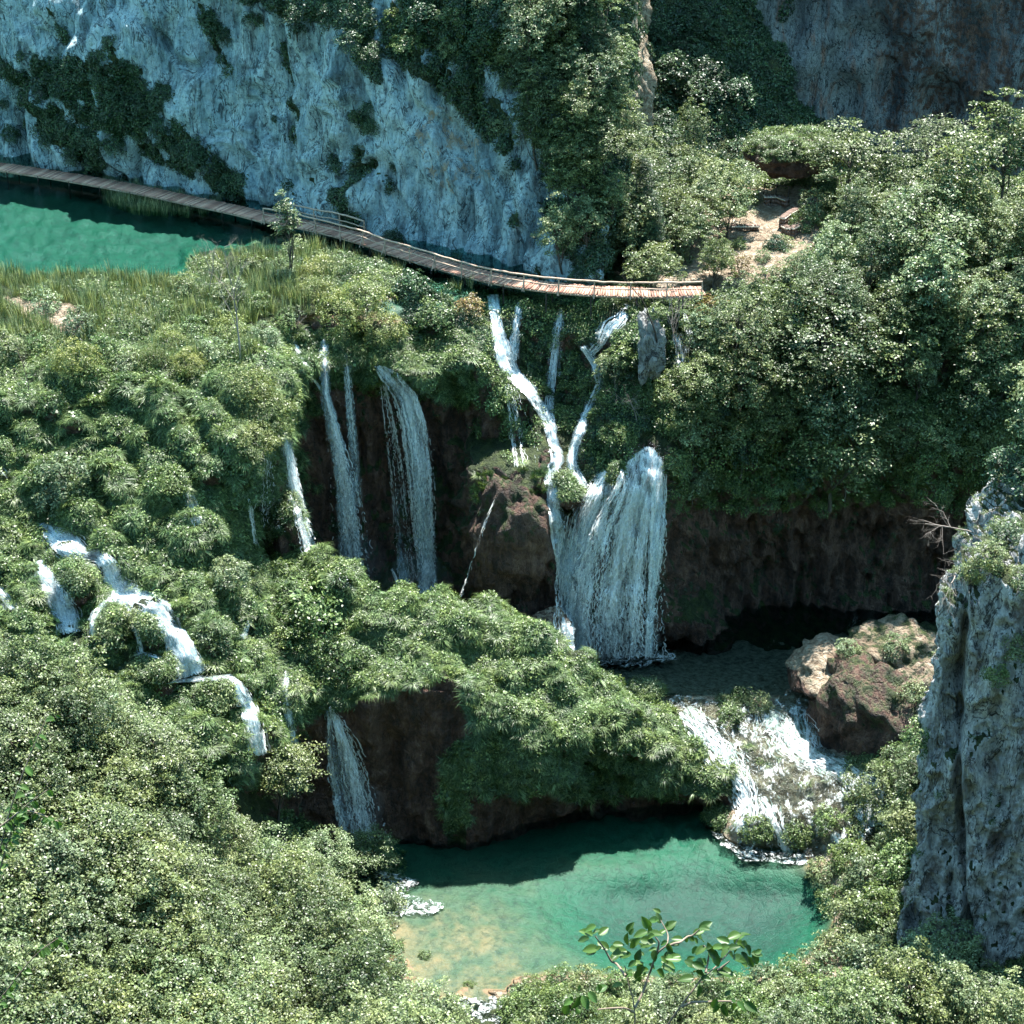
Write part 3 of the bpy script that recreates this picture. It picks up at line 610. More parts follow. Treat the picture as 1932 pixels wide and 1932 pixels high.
for k_ in (4, 5, 6, 7, 9): FALLS[k_] = (FALLS[k_][0], [(a, b, c * .72) for a, b, c in FALLS[k_][1]], int(FALLS[k_][2] * .62), FALLS[k_][3])
def water_dist(x, y):
    x = np.asarray(x, float); y = np.asarray(y, float); best = np.full(x.shape, 1e9)
    for pa in [f[1] for f in FALLS if f[3].get('grip')] + [c[1] for c in CASC] + [FALLS[12][1][:3]]:
        for (x0, y0, w0), (x1, y1, w1) in zip(pa[:-1], pa[1:]):
            dx, dy = x1 - x0, y1 - y0; t = np.clip(((x - x0) * dx + (y - y0) * dy) / (dx * dx + dy * dy), 0, 1)
            best = np.minimum(best, np.hypot(x - x0 - t * dx, y - y0 - t * dy) - (w0 + (w1 - w0) * t))
    return best
# ---------------------------------------------------------------- foliage materials
M['leaf'] = leaf_mat('tree_leaf', (.085, .105, .050), (.150, .175, .085), (.25, .27, .15), .5, .35)
M['leaf_pale'] = leaf_mat('pale_leaf', (.13, .15, .085), (.215, .24, .14), (.34, .36, .25), .5, .35)
M['leaf_yellow'] = leaf_mat('yellow_leaf', (.15, .16, .06), (.25, .26, .10), (.36, .35, .18), .5, .35)
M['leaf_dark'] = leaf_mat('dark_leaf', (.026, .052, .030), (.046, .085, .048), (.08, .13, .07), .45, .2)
M['leaf_russet'] = leaf_mat('russet_leaf', (.14, .07, .035), (.24, .14, .06), (.34, .24, .10), .5, .3)
M['blade'] = leaf_mat('sedge_blade', (.065, .100, .035), (.130, .185, .070), (.30, .35, .19), .5, .3)
M['reed'] = leaf_mat('reed_blade', (.09, .12, .055), (.165, .20, .105), (.52, .47, .34), .5, .3)
M['herb'] = leaf_mat('herb_leaf', (.070, .105, .038), (.130, .180, .072), (.24, .28, .13), .5, .3)
M['bark'] = plain_mat('bark', (.030, .024, .020), (.10, .085, .07), 8, .85, (1, 1, .3))
M['deadwood'] = plain_mat('dead_wood', (.13, .11, .10), (.30, .26, .23), 8, .8, (1, 1, .3))
M['bark_dark'] = plain_mat('dark_bark', (.018, .014, .012), (.055, .043, .036), 8, .85, (1, 1, .3))
def unit(v): return v / (np.linalg.norm(v, axis=-1, keepdims=True) + 1e-9)
def leaf_quads(C, N, L, Wd, r, fold=.0, dirs=None):
    """rhombic leaves at C facing N, length L, width Wd"""
    n = len(C); t = unit(np.cross(N, unit(r.normal(size=(n, 3))))) if dirs is None else unit(dirs - N * (dirs * N).sum(1, keepdims=True))
    b = np.cross(N, t); L = L[:, None]; Wd = Wd[:, None]
    V = np.stack([C - t * L * .5, C + b * Wd * .5 - t * L * .06, C + t * L * .5 - N * L * .12, C - b * Wd * .5 - t * L * .06], 1).reshape(-1, 3)
    return V, np.arange(4 * n).reshape(n, 4)
def cluster_leaves(cc, cn, R, k, L, r, flat=.25, jit=.45, narrow=.55):
    """k leaves in a flattened spray round every centre cc with axis cn"""
    n = len(cc); N = np.repeat(cn, k, 0); c = np.repeat(cc, k, 0)
    o = unit(r.normal(size=(n * k, 3))) * (r.random((n * k, 1)) ** .45) * np.repeat(R, k)[:, None]
    al = (o * N).sum(1, keepdims=True); o = o - N * al * (1 - flat)
    rad = np.linalg.norm(o, axis=1, keepdims=True); c = c + o - np.array([0, 0, 1]) * rad * .25
    ln = unit(N + r.normal(size=(n * k, 3)) * jit + unit(o) * .25)
    sz = L * (.6 + .8 * r.random(n * k))
    return leaf_quads(c, ln, sz, sz * narrow, r)
def crown_points(n, R, H, r, lob=.35, shell=.5, bottom=-.75, cone=0.0):
    P = []; seed = r.random(3) * 50
    while len(P) < n:
        d = unit(r.normal(size=(n * 2, 3))); d = d[d[:, 2] > bottom]
        q = shell + (1 - shell) * r.random(len(d)) ** .6
        q = q * (1 + lob * perlin(d * 1.7 + seed) * 1.3)
        p = d * q[:, None]
        if cone: p[:, :2] *= (1 - cone * (p[:, 2:3] * .5 + .5))
        P += list(p)
    P = np.array(P[:n]); return P * [R, R, H / 2], unit(P * [1, 1, .8])
def limbs(mb, base, top, targets, r, r0):
    """trunk from base to top and curved limbs to targets"""
    base, top = np.array(base, float), np.array(top, float)
    s = np.linspace(0, 1, 7)[:, None]; w = np.cumsum(r.normal(size=(7, 3)) * .05, 0); w[0] = 0; w[:, 2] = 0
    T = base + (top - base) * s + w; mb.tube(T, r0 * (1 - .75 * s[:, 0]), 6)
    for tg in targets:
        k = r.uniform(.2, .85); st = T[0] + (T[-1] - T[0]) * k; i = min(5, int(k * 6)); st = T[i] + (T[i + 1] - T[i]) * (k * 6 - i)
        u = np.linspace(0, 1, 5)[:, None]; mid = (st + tg) / 2 + r.normal(size=3) * .15 * np.linalg.norm(tg - st)
        q = (1 - u) ** 2 * st + 2 * u * (1 - u) * mid + u ** 2 * tg
        mb.tube(q, r0 * .42 * (1 - .75 * k) * (1 - .8 * u[:, 0]) + .008, 4)
def make_tree_mesh(seed, R=2.4, H=5.2, trunk=2.2, ncl=230, k=30, L=.17, spray=.5, up=.8, flat=.22, jit=.45, lob=.35, shell=.5, bottom=-.6, cone=0, nl=16, narrow=.55, r0=.12, bark='bark', mat='leaf', name='crown'):
    r = np.random.default_rng(seed); cc, cn = crown_points(ncl, R, H, r, lob, shell, bottom, cone)
    off = np.array([0, 0, trunk + H * .42]); ax = unit(cn * (1 - up) + np.array([0, 0, up]) + r.normal(size=cn.shape) * .18)
    V, F = cluster_leaves(cc + off, ax, spray * (.6 + .7 * r.random(ncl)), k, L, r, flat, jit, narrow)
    crown = raw_mesh(name, V, F, M[mat]); mb = MB()
    limbs(mb, (0, 0, -.8), (r.normal() * .2, r.normal() * .2, trunk + H * .75), (cc + off)[r.choice(ncl, nl, False)] * .93, r, r0)
    tr = raw_mesh('trunk', np.concatenate(mb.V), np.concatenate(mb.F), M[bark])
    return crown, tr
KIND = {}
for i in range(4): KIND['broad%d' % i] = make_tree_mesh(10 + i, R=[2.3, 2.6, 2.0, 2.5][i], H=[5, 4.4, 5.6, 6][i], ncl=185, k=42, L=.165, lob=.55, shell=.42, spray=.52)
for i in range(3): KIND['pale%d' % i] = make_tree_mesh(30 + i, R=[2.2, 2.5, 1.9][i], H=[5, 4.2, 5.4][i], ncl=170, k=38, L=.17, mat='leaf_pale', jit=.5, lob=.55, shell=.42)
for i in range(2): KIND['layer%d' % i] = make_tree_mesh(40 + i, R=2.8, H=4.6, ncl=150, k=44, L=.17, spray=.85, flat=.10, up=.93, jit=.28, mat='leaf', lob=.45)
for i in range(2): KIND['fir%d' % i] = make_tree_mesh(50 + i, R=1.9, H=7.5, ncl=300, k=36, L=.17, spray=.55, flat=.18, up=.75, jit=.35, mat='leaf_dark', cone=.85, narrow=.22, bottom=-1, trunk=1.0)
for i in range(3): KIND['bush%d' % i] = make_tree_mesh(60 + i, R=1.3, H=2.2, ncl=110, k=26, L=.13, spray=.36, up=.6, trunk=-.15, bottom=-.5, mat='herb', nl=10, r0=.04)
for i in range(2): KIND['yellow%d' % i] = make_tree_mesh(70 + i, R=1.6, H=2.6, ncl=150, k=34, L=.10, spray=.4, up=.4, trunk=-.1, bottom=-.7, mat='leaf_yellow', nl=10, r0=.04)
for i in range(2): KIND['shrub%d' % i] = make_tree_mesh(80 + i, R=1.3, H=2.4, ncl=100, k=26, L=.14, spray=.38, up=.6, trunk=.1, bottom=-.7, mat='leaf_pale', nl=12, r0=.045)
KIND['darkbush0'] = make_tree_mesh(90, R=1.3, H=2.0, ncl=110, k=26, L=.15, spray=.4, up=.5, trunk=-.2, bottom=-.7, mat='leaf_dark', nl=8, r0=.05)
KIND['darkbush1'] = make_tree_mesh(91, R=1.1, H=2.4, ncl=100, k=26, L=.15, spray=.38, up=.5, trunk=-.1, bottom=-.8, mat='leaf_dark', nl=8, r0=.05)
KIND['russet0'] = make_tree_mesh(95, R=1.0, H=2.0, ncl=70, k=22, L=.12, spray=.35, up=.7, trunk=.3, mat='leaf_russet', nl=10, r0=.04, flat=.15)
KIND['slim0'] = make_tree_mesh(97, R=.95, H=3.4, ncl=42, k=34, L=.17, spray=.42, up=.9, flat=.12, trunk=2.3, mat='leaf_pale', nl=24, r0=.06, cone=.5, shell=.2)
def bare_mesh(seed, H=3.5, spread=.5, n0=5, depth=3, r0=.05, lean=(0, 0), mat='deadwood'):
    r = np.random.default_rng(seed); mb = MB()
    def br(p, d, L, rad, lev):
        n = 6; pts = [p]; dd = d.copy()
        for i in range(n): dd = unit(dd + r.normal(size=3) * .13 + np.array([0, 0, .03])); pts.append(pts[-1] + dd * L / n)
        mb.tube(np.array(pts), np.linspace(rad, rad * .35, n + 1), 5 if lev == 0 else 3)
        if lev < depth:
            for k in range(n0 if lev == 0 else 4):
                i = r.integers(2, n + 1); a = unit(unit(pts[i] - pts[i - 1]) + r.normal(size=3) * spread); br(pts[i], a, L * r.uniform(.35, .6), rad * .45, lev + 1)
    br(np.array([0, 0, -.2]), unit(np.array([lean[0], lean[1], 1.0])), H, r0, 0)
    return raw_mesh('branches', np.concatenate(mb.V), np.concatenate(mb.F), M[mat])
BARE = [bare_mesh(1, 3.6, .5, 6), bare_mesh(2, 2.6, .7, 7, r0=.04), bare_mesh(3, 4.2, .4, 4, 2, r0=.06, mat='bark_dark'), bare_mesh(4, 2.2, .8, 8, 3, r0=.035)]
def add_tree(kind, pos, sc=1.0, rz=None, name='tree', label=None, cat='tree', group=None, tilt=0.0, sz=None):
    o = empty(name, tuple(pos), random.uniform(0, 6.28) if rz is None else rz)
    o.rotation_euler.x = tilt * random.uniform(-1, 1); o.rotation_euler.y = tilt * random.uniform(-1, 1)
    o.scale = (sc, sc, sc * (sz or random.uniform(.9, 1.12))); tag(o, label, cat, group)
    cm, tm = KIND[kind]
    for nm, me in (('crown', cm), ('trunk', tm)):
        c = bpy.data.objects.new(nm, me); link(c); c.parent = o
    return o
def add_bare(i, pos, sc, rz, label, name='bare_tree', cat='bare tree', group=None, tilt=(0, 0)):
    o = bpy.data.objects.new(name, BARE[i]); link(o); o.location = tuple(pos); o.scale = (sc,) * 3; o.rotation_euler = (tilt[0], tilt[1], rz); tag(o, label, cat, group); return o
# ---------------------------------------------------------------- ground cover clumps (uncountable growth, instanced inside one object each)
def blades(seed, n, L, arch, w, mat, up=1.0, spread=.5, base=.18, seg=3):
    r = np.random.default_rng(seed); th = r.random(n) * 6.283; d = np.stack([np.cos(th), np.sin(th), 0 * th], 1)
    out = spread * (.3 + .9 * r.random(n)); ln = L * (.6 + .6 * r.random(n)); V = []
    s = np.linspace(0, 1, seg + 1); side = np.stack([-np.sin(th), np.cos(th), 0 * th], 1)
    b0 = d * base * r.random((n, 1))
    for k, u in enumerate(s):
        hor = out * u * (1 + .4 * u); z = up * (u - arch * u * u)
        c = b0 + d * (hor * ln)[:, None] + np.array([0, 0, 1]) * (z * ln)[:, None]
        ww = w * (1 - u) ** .6 * (.7 + .6 * r.random(n)) if k else np.full(n, w * .8)
        V += [c - side * ww[:, None] / 2, c + side * ww[:, None] / 2]
    V = np.stack(V, 1); m = V.shape[1]; V = V.reshape(-1, 3); b = np.arange(n)[:, None] * m
    F = np.concatenate([b + np.array([2*k, 2*k+1, 2*k+3, 2*k+2]) for k in range(seg)])
    return raw_mesh('clump', V, F, M[mat])
def leafclump(seed, n, R, L, mat, h=.5, narrow=.8, up=.7):
    r = np.random.default_rng(seed); d = unit(r.normal(size=(n, 3))); d[:, 2] = abs(d[:, 2]); c = d * R * (.5 + .5 * r.random((n, 1))) * [1, 1, h / R * 1.0 if R else 1]
    V, F = leaf_quads(c, unit(d * (1 - up) + [0, 0, up] + r.normal(size=(n, 3)) * .35), L * (.6 + .7 * r.random(n)), L * narrow * (.6 + .6 * r.random(n)), r)
    return raw_mesh('clump', V, F, M[mat])
CL = {'sedge': [blades(i, 130, .62, .85, .024, 'blade', .75, .6) for i in range(4)],
      'reed': [blades(20 + i, 34, 1.25, .12, .032, 'reed', 1.0, .22, .45) for i in range(3)],
      'grass': [blades(30 + i, 60, .38, .6, .022, 'blade', .9, .5, .25, 2) for i in range(3)],
      'herb': [leafclump(40 + i, 110, .5, .13, 'herb', .45, .6) for i in range(4)],
      'big': [leafclump(50 + i, 34, .45, .26, 'herb', .4, .95, .85) for i in range(2)],
      'ivy': [leafclump(60 + i, 120, .75, .20, 'leaf_dark', .5, .7, .4) for i in range(3)],
      'pale': [leafclump(70 + i, 120, .5, .11, 'leaf_pale', .5, .55, .5) for i in range(2)]}
CLO = {}
for k, ms in CL.items():
    col = bpy.data.collections.new('clump_source_' + k); CLO[k] = col
    for i, me in enumerate(ms): col.objects.link(bpy.data.objects.new('clump_%s' % 'abcd'[i], me))
def scatter_obj(name, kinds, P, N, scl, label=None, cat=None):
    """one object of uncountable growth; P points, N directions, scl sizes, kinds = name of a clump set"""
    me = bpy.data.meshes.new(name); n = len(P); me.vertices.add(n); me.vertices.foreach_set('co', np.asarray(P, np.float32).ravel())
    th = np.arccos(np.clip(N[:, 2], -1, 1)); ph = np.arctan2(N[:, 1], N[:, 0])
    # rotation: spin about own axis, then tilt towards N
    rot = np.zeros((n, 3), np.float32)
    for i in range(n):
        q = Matrix.Rotation(ph[i], 3, 'Z') @ Matrix.Rotation(th[i], 3, 'Y') @ Matrix.Rotation(rng.random() * 6.283, 3, 'Z'); rot[i] = q.to_euler()
    a = me.attributes.new('rot', 'FLOAT_VECTOR', 'POINT'); a.data.foreach_set('vector', rot.ravel())
    a = me.attributes.new('scl', 'FLOAT', 'POINT'); a.data.foreach_set('value', np.asarray(scl, np.float32))
    o = link(bpy.data.objects.new(name, me)); tag(o, label, cat, kind='stuff')
    g = bpy.data.node_groups.new('scatter', 'GeometryNodeTree'); g.interface.new_socket('Geometry', in_out='INPUT', socket_type='NodeSocketGeometry'); g.interface.new_socket('Geometry', in_out='OUTPUT', socket_type='NodeSocketGeometry')
    N_ = g.nodes.new; gi = N_('NodeGroupInput'); go = N_('NodeGroupOutput'); ip = N_('GeometryNodeInstanceOnPoints'); ci = N_('GeometryNodeCollectionInfo')
    ci.inputs['Collection'].default_value = CLO[kinds]; ci.inputs['Separate Children'].default_value = True; ci.inputs['Reset Children'].default_value = True
    ar = N_('GeometryNodeInputNamedAttribute'); ar.data_type = 'FLOAT_VECTOR'; ar.inputs[0].default_value = 'rot'
    asn = N_('GeometryNodeInputNamedAttribute'); asn.data_type = 'FLOAT'; asn.inputs[0].default_value = 'scl'
    er = N_('FunctionNodeEulerToRotation'); L = g.links.new
    L(ar.outputs[0], er.inputs[0]); L(er.outputs[0], ip.inputs['Rotation']); L(asn.outputs[0], ip.inputs['Scale'])
    L(gi.outputs[0], ip.inputs['Points']); L(ci.outputs[0], ip.inputs['Instance']); ip.inputs['Pick Instance'].default_value = True; L(ip.outputs[0], go.inputs[0])
    md = o.modifiers.new('scatter', 'NODES'); md.node_group = g
    return o
def sample(sheet, n, mask):
    """n random surface points of a sheet where mask(P, N, x, y, C) > 0 (as weight)"""
    s = SHEETS[sheet]; P, N = s['P'], s['N']; w = np.clip(mask(P, N, s['x'], s['y'], s['C']), 0, None)[:-1, :-1].astype(float)
    a = np.linalg.norm(np.cross(P[1:, :-1] - P[:-1, :-1], P[:-1, 1:] - P[:-1, :-1]), axis=2); w = (w * a).ravel()
    if w.sum() <= 0: return np.zeros((0, 3)), np.zeros((0, 3))
    k = rng.choice(len(w), n, p=w / w.sum()); i, j = np.divmod(k, P.shape[1] - 1); u, v = rng.random((2, n, 1))
    return P[i, j] + (P[i + 1, j] - P[i, j]) * u + (P[i, j + 1] - P[i, j]) * v, N[i, j]
def upn(N, k): return unit(N * (1 - k) + np.array([0, 0, k]))
FREE = [  # places where water runs and no clumps grow
 [(70,990),(130,1000),(170,1040),(240,1060),(330,1160),(400,1260),(450,1270),(500,1410),(440,1420),(420,1300),(320,1290),(300,1190),(200,1120),(150,1190),(70,1180),(60,1060)],
 [(330,880),(360,900),(390,990),(370,1000),(345,940)], [(40,560),(150,575),(160,620),(120,640),(50,600),(0,560)]]
def nofree(x, y):
    m = np.ones(x.shape)
    m = m * (1 - inpoly(x, y, FREE[2])) * sstep(0, np.where(x < 560, 17, 10), water_dist(x, y))
    return m
hillm = lambda x, y: (sstep(600, 520, x) + inpoly(x, y, [(500,480),(880,560),(900,760),(760,740),(600,700),(520,800)])).clip(0, 1)
def m1(P, N, x, y, C): return hillm(x, y) * sstep(-.35, .1, N[..., 2]) * (y > 620) * (y < 1480) * nofree(x, y)
for nm, kd, n, sc in (('sedge_tussocks', 'sedge', 7000, (.6, 1.5)), ('herb_cover', 'herb', 5200, (.6, 1.3)), ('broad_leaved_cover', 'big', 1500, (.6, 1.2)), ('short_grass', 'grass', 7500, (.7, 1.6))):
    P, N = sample('hillside_terrain', n, m1); s2 = rng.uniform(*sc, n)
    P2, N2 = sample('mound_terrain', int(n * .75), lambda P, N, x, y, C: nofree(x, y) * (C[..., 0] > .35) * (y < 1560) * (x > 430) * sstep(-.5, 0, N[..., 2])); s2 = np.concatenate([s2, rng.uniform(*sc, len(P2))])
    P = np.concatenate([P, P2]); N = np.concatenate([N, N2])
    if nm == 'sedge_tussocks':  # hanging fringes along the brows of the falls wall
        P3, N3 = sample('hillside_terrain', 700, lambda P, N, x, y, C: inpoly(x, y, [(540,640),(700,640),(900,600),(900,760),(800,720),(700,700),(620,690),(600,760),(500,900),(470,900)]) * 1.0 + inpoly(x, y, [(870,870),(1000,870),(1000,900),(880,920)]) * .05)
        P = np.concatenate([P, P3]); N = np.concatenate([N, N3]); s2 = np.concatenate([s2, rng.uniform(.7, 1.2, len(P3))])
    scatter_obj(nm, kd, P, upn(N, .45), s2)
P, N = sample('hillside_terrain', 2000, lambda P, N, x, y, C: (x < 900) * (y > np.interp(x, [0, 340, 370, 600, 620], [522, 530, 490, 470, 480])) * (y < 700) * (P[..., 2] > 27.75) * (1 - C[..., 2]) * (1 - C[..., 3]) * (1 - .8 * sstep(500, 700, x)))
scatter_obj('reeds', 'reed', P, upn(N, .92), rng.uniform(.45, 1.15, len(P)) * (1 + .5 * fbm(P * .25, 2)))
for nm_, kd_, n_ in (('terrace_herbs', 'pale', 1700), ('terrace_leaves', 'herb', 1700), ('terrace_sedge', 'sedge', 1100)):
    P, N = sample('hillside_terrain', n_, lambda P, N, x, y, C: (x < 900) * (y > np.interp(x, [0, 340, 370, 600, 620], [526, 535, 495, 475, 485])) * (y < 700) * (P[..., 2] > 27.75) * (1 - C[..., 2]) * sstep(0, .3, fbm(P * .2, 3)))
    scatter_obj(nm_, kd_, P, upn(N, .8), rng.uniform(.7, 1.5, len(P)))
P, N = sample('hillside_terrain', 330, lambda P, N, x, y, C: inpoly(x, y, [(190,365),(260,372),(420,405),(420,425),(300,425),(200,405)]) * 1.0)
P[:, 2] = 27.6; scatter_obj('lake_reeds', 'reed', P, np.tile([0, 0, 1.], (len(P), 1)), rng.uniform(.5, .9, len(P)))
# right slope, ground under the trees, wall growth
P, N = sample('hillside_terrain', 5500, lambda P, N, x, y, C: nofree(x, y) * (x > 900) * (y > 540) * (y < 960) * (C[..., 2] < .5) * sstep(-.2, .3, N[..., 2]) * (1 - .97 * inpoly(x, y, [(850,800),(1110,860),(1110,980),(850,980)])) + (x > 1200) * (y <= 540) * (C[..., 2] < .5))
scatter_obj('undergrowth', 'herb', P, upn(N, .4), rng.uniform(.6, 1.4, len(P)))
P, N = sample('hillside_terrain', 1500, lambda P, N, x, y, C: inpoly(x, y, [(860,560),(1300,570),(1290,700),(1200,860),(1100,900),(1080,780),(1040,820),(960,700),(880,640)]) * nofree(x, y) * (.3 + (N[..., 2] > .2)) + .8 * inpoly(x, y, [(740,480),(900,540),(880,700),(780,700)]))
scatter_obj('wall_ferns', 'ivy', P, upn(N, .15), rng.uniform(.3, .7, len(P)))
P, N = sample('hillside_terrain', 1500, lambda P, N, x, y, C: (x > 470) * (x < 1300) * (y > 660) * (y < 1150) * (N[..., 2] < .5) * nofree(x, y) * sstep(.0, .4, fbm(P * [.5, .5, .15], 3)) + .8 * (x >= 1300) * (y > 900) * (y < 1120) * sstep(.1, .5, fbm(P * [.5, .5, .15], 3)))
scatter_obj('wall_moss', 'ivy', P, upn(N, .0), rng.uniform(.12, .35, len(P)))
P, N = sample('hillside_terrain', 900, lambda P, N, x, y, C: inpoly(x, y, [(560,660),(880,700),(900,760),(560,720)]) * 1.0 + .8 * inpoly(x, y, [(1260,880),(1900,880),(1900,940),(1260,960)]) + inpoly(x, y, [(890,885),(1040,885),(1040,930),(890,940)]) * .6)
scatter_obj('hanging_grass', 'sedge', P, unit(N * .8 + np.array([0, -.4, -.5])), rng.uniform(.5, 1.0, len(P)))
# shaded ledges of the left wall, the spur and the far slope
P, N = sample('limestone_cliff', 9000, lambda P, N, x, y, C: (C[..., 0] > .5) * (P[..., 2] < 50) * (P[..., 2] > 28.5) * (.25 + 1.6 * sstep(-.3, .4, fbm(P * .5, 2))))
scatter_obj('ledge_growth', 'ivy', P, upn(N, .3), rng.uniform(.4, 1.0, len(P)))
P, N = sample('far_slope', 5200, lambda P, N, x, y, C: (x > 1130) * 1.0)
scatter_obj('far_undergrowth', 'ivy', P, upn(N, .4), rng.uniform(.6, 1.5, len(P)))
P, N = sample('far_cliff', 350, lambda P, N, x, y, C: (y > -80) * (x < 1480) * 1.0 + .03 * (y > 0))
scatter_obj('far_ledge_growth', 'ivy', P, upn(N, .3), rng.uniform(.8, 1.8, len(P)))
# banks, islands of the rapids, top of the pillar
ISL = [[(1340,1300),(1400,1320),(1400,1370),(1350,1370)], [(1400,1390),(1450,1410),(1560,1460),(1560,1490),(1480,1480),(1420,1440)], [(1460,1480),(1540,1480),(1600,1560),(1590,1620),(1540,1600),(1500,1560),(1465,1520)],
       [(1395,1530),(1450,1530),(1455,1600),(1400,1600)], [(1490,1570),(1520,1570),(1520,1610),(1490,1610)], [(1190,1290),(1240,1290),(1240,1320),(1190,1320)], [(1340,1520),(1390,1500),(1390,1570),(1340,1570)]]
islm = lambda x, y: np.clip(sum(inpoly(x, y, p) * 1.0 for p in ISL), 0, 1)
def bankm(P, N, x, y, C): return (x > 1590) * (y > 1300) * (P[..., 2] > .2) * 1.0 + (y > 1868) * (x > 960) * 1.3 + (x < 760) * (y > 1600) * 1.0
for nm, kd, n, sc, ki in (('bank_sedge', 'sedge', 900, (.5, .9), 6), ('bank_herbs', 'herb', 2400, (.6, 1.2), 1), ('bank_grass', 'grass', 3200, (.8, 1.5), 3), ('bank_shrub_cover', 'pale', 1500, (.7, 1.5), 0)):
    P, N = sample('riverbed', n, lambda P, N, x, y, C: bankm(P, N, x, y, C) + ki * .06 * islm(x, y)); BP = [k for k in SHEETS if k.startswith(('boulder', 'moss_dome', 'mossy_r', 'mossy_b', 'tufa_spur', 'rock_outcrop'))]
    for b in BP:
        q, qn = sample(b, int({'bank_sedge': 22, 'bank_herbs': 40, 'bank_grass': 130, 'bank_shrub_cover': 18}[nm] * (.55 if np.ptp(SHEETS[b]['P'], (0, 1))[0] > 5.5 else 1) * min(3, np.ptp(SHEETS[b]['P'][..., 0]) / 2.2)), lambda P, N, x, y, C: (C[..., 0] > .55) * nofree(x, y)); P = np.concatenate([P, q]); N = np.concatenate([N, qn])
    n = len(P); scatter_obj(nm, kd, P + [0, 0, .05], upn(N, .6), rng.uniform(*sc, len(P)))
for nm, kd, n, sc in (('pillar_grass', 'grass', 420, (.5, 1.1)), ('pillar_herbs', 'pale', 230, (.3, .7))):
    P, N = sample('rock_pillar', n, lambda P, N, x, y, C: (C[..., 0] > .4) * 1.0); scatter_obj(nm, kd, P, upn(N, .5), rng.uniform(*sc, len(P)))
P, N = sample('near_slope', 3500, lambda P, N, x, y, C: (P[..., 2] > .2) * 1.0); scatter_obj('forest_floor', 'herb', P, upn(N, .6), rng.uniform(.8, 1.6, len(P)))
# ---------------------------------------------------------------- falling and running water
def white_mat(name, col, tr, alpha, gap=.25):
    t = NT(name); n = t.noise(t.pos((1, 1, .4)), 5, 3, .6); cl = t.ramp(t.noise(t.pos((1, 1, .22)), 1.5, 4, .7), [(.40, gap), (.52, 1)])
    d = t.n('BsdfPrincipled', i_Base_Color=(*col, 1), i_Roughness=.35); d.inputs['Specular IOR Level'].default_value = .6
    tl = t.n('BsdfTranslucent', i_Color=(*col, 1)); m = t.n('MixShader', i_Fac=tr); t.l(d.outputs[0], m.inputs[1]); t.l(tl.outputs[0], m.inputs[2])
    ts = t.n('BsdfTransparent'); m2 = t.n('MixShader', i_Fac=t.math('MULTIPLY', t.ramp(n, [(.35, alpha * .6), (.65, min(1, alpha * 1.3))]), cl)); t.l(ts.outputs[0], m2.inputs[1]); t.l(m.outputs[0], m2.inputs[2])
    return t.done(m2.outputs[0])
M['white'] = white_mat('white_water', (.93, .95, .95), .5, .98, .08)
M['white_solid'] = white_mat('cascade_water', (.90, .94, .95), .45, .95, .55)
M['veil'] = white_mat('water_veil', (.72, .86, .92), .5, .22)
def strands(path, n, seed=0, keep=(.95, .55), w=(.018, .05), off=.3, step=5.0, grip=False, qs=.5, wav=.04, smin=0.0, fly=0.0):
    """ribbons of water along path [(x, y, halfwidth)]: each follows the real surface, or falls free in front of it"""
    r = np.random.default_rng(seed); p = np.array(path, float); sg = np.concatenate([[0], np.cumsum(np.hypot(np.diff(p[:, 0]), np.diff(p[:, 1])))]); L = sg[-1]
    Vs, Fs, nn = [], [], 0
    nc = max(4, n // 28); cq = np.clip(r.normal(size=nc) * qs, -1, 1); cw = r.random(nc) ** 2 + .05; cw /= cw.sum()
    for k in range(n):
        q = np.clip(r.normal() * qs, -1.15, 1.15) if r.random() < .4 else cq[r.choice(nc, p=cw)] + r.normal() * .05; a = r.uniform(0, 1) ** 1.3 * L * (0 if r.random() < .35 else .9) + (0 if grip else min(60, p[0, 2] * 1.1) * q * q + r.random() * 6); b = min(L, a + L * r.uniform(.25, 1.0))
        if b - a < 2 * step: continue
        s = np.arange(a, b, step); x = np.interp(s, sg, p[:, 0]); y = np.interp(s, sg, p[:, 1]); hw = np.interp(s, sg, p[:, 2])
        dx = np.gradient(x); dy = np.gradient(y); dl = np.hypot(dx, dy) + 1e-6
        wob = q + wav * np.cumsum(r.normal(size=len(s))) * .35
        x = x + wob * hw * abs(dy / dl) ** .5 + wob * hw * .3 * (abs(dx) > abs(dy)); y = y - wob * hw * (dx / dl) * .8
        D = []; cur = None
        for xx, yy in zip(x, y):
            h, _ = hit(xx, yy)
            d = h[1] if h is not None else (cur or 110)
            if cur is None: cur = d
            if grip: cur = d if abs(d - cur) < 1.2 else cur + np.clip(d - cur, -.8, .25)
            else: cur = min(cur + .0, max(d, cur - .8))
            D.append(cur)
        D = np.array(D); D = np.convolve(np.pad(D, 1, 'edge'), [.25, .5, .25], 'valid')
        P = PD(x, y, D - off * r.uniform(.3, 1.0) - fly * np.linspace(0, 1, len(s)) * r.random())
        P += r.normal(size=P.shape) * [.022, .03, .0] * (1 + (1.5 * s / L)[:, None] * (not grip))
        ang = r.uniform(-.9, .9); wv = np.array([math.cos(ang), math.sin(ang) * .6, 0]); ww = r.uniform(*w) * (.6 + .8 * r.random(len(s)))
        V = np.stack([P - wv * ww[:, None], P + wv * ww[:, None]], 1).reshape(-1, 3); m = len(s) - 1
        kp = r.random(m) < np.interp(s[:-1] / L, [0, 1], keep); i = np.arange(m)[kp] * 2
        if len(i) == 0: continue
        Vs.append(V); Fs.append(np.stack([i, i + 1, i + 3, i + 2], 1) + nn); nn += len(V)
    return np.concatenate(Vs), np.concatenate(Fs)
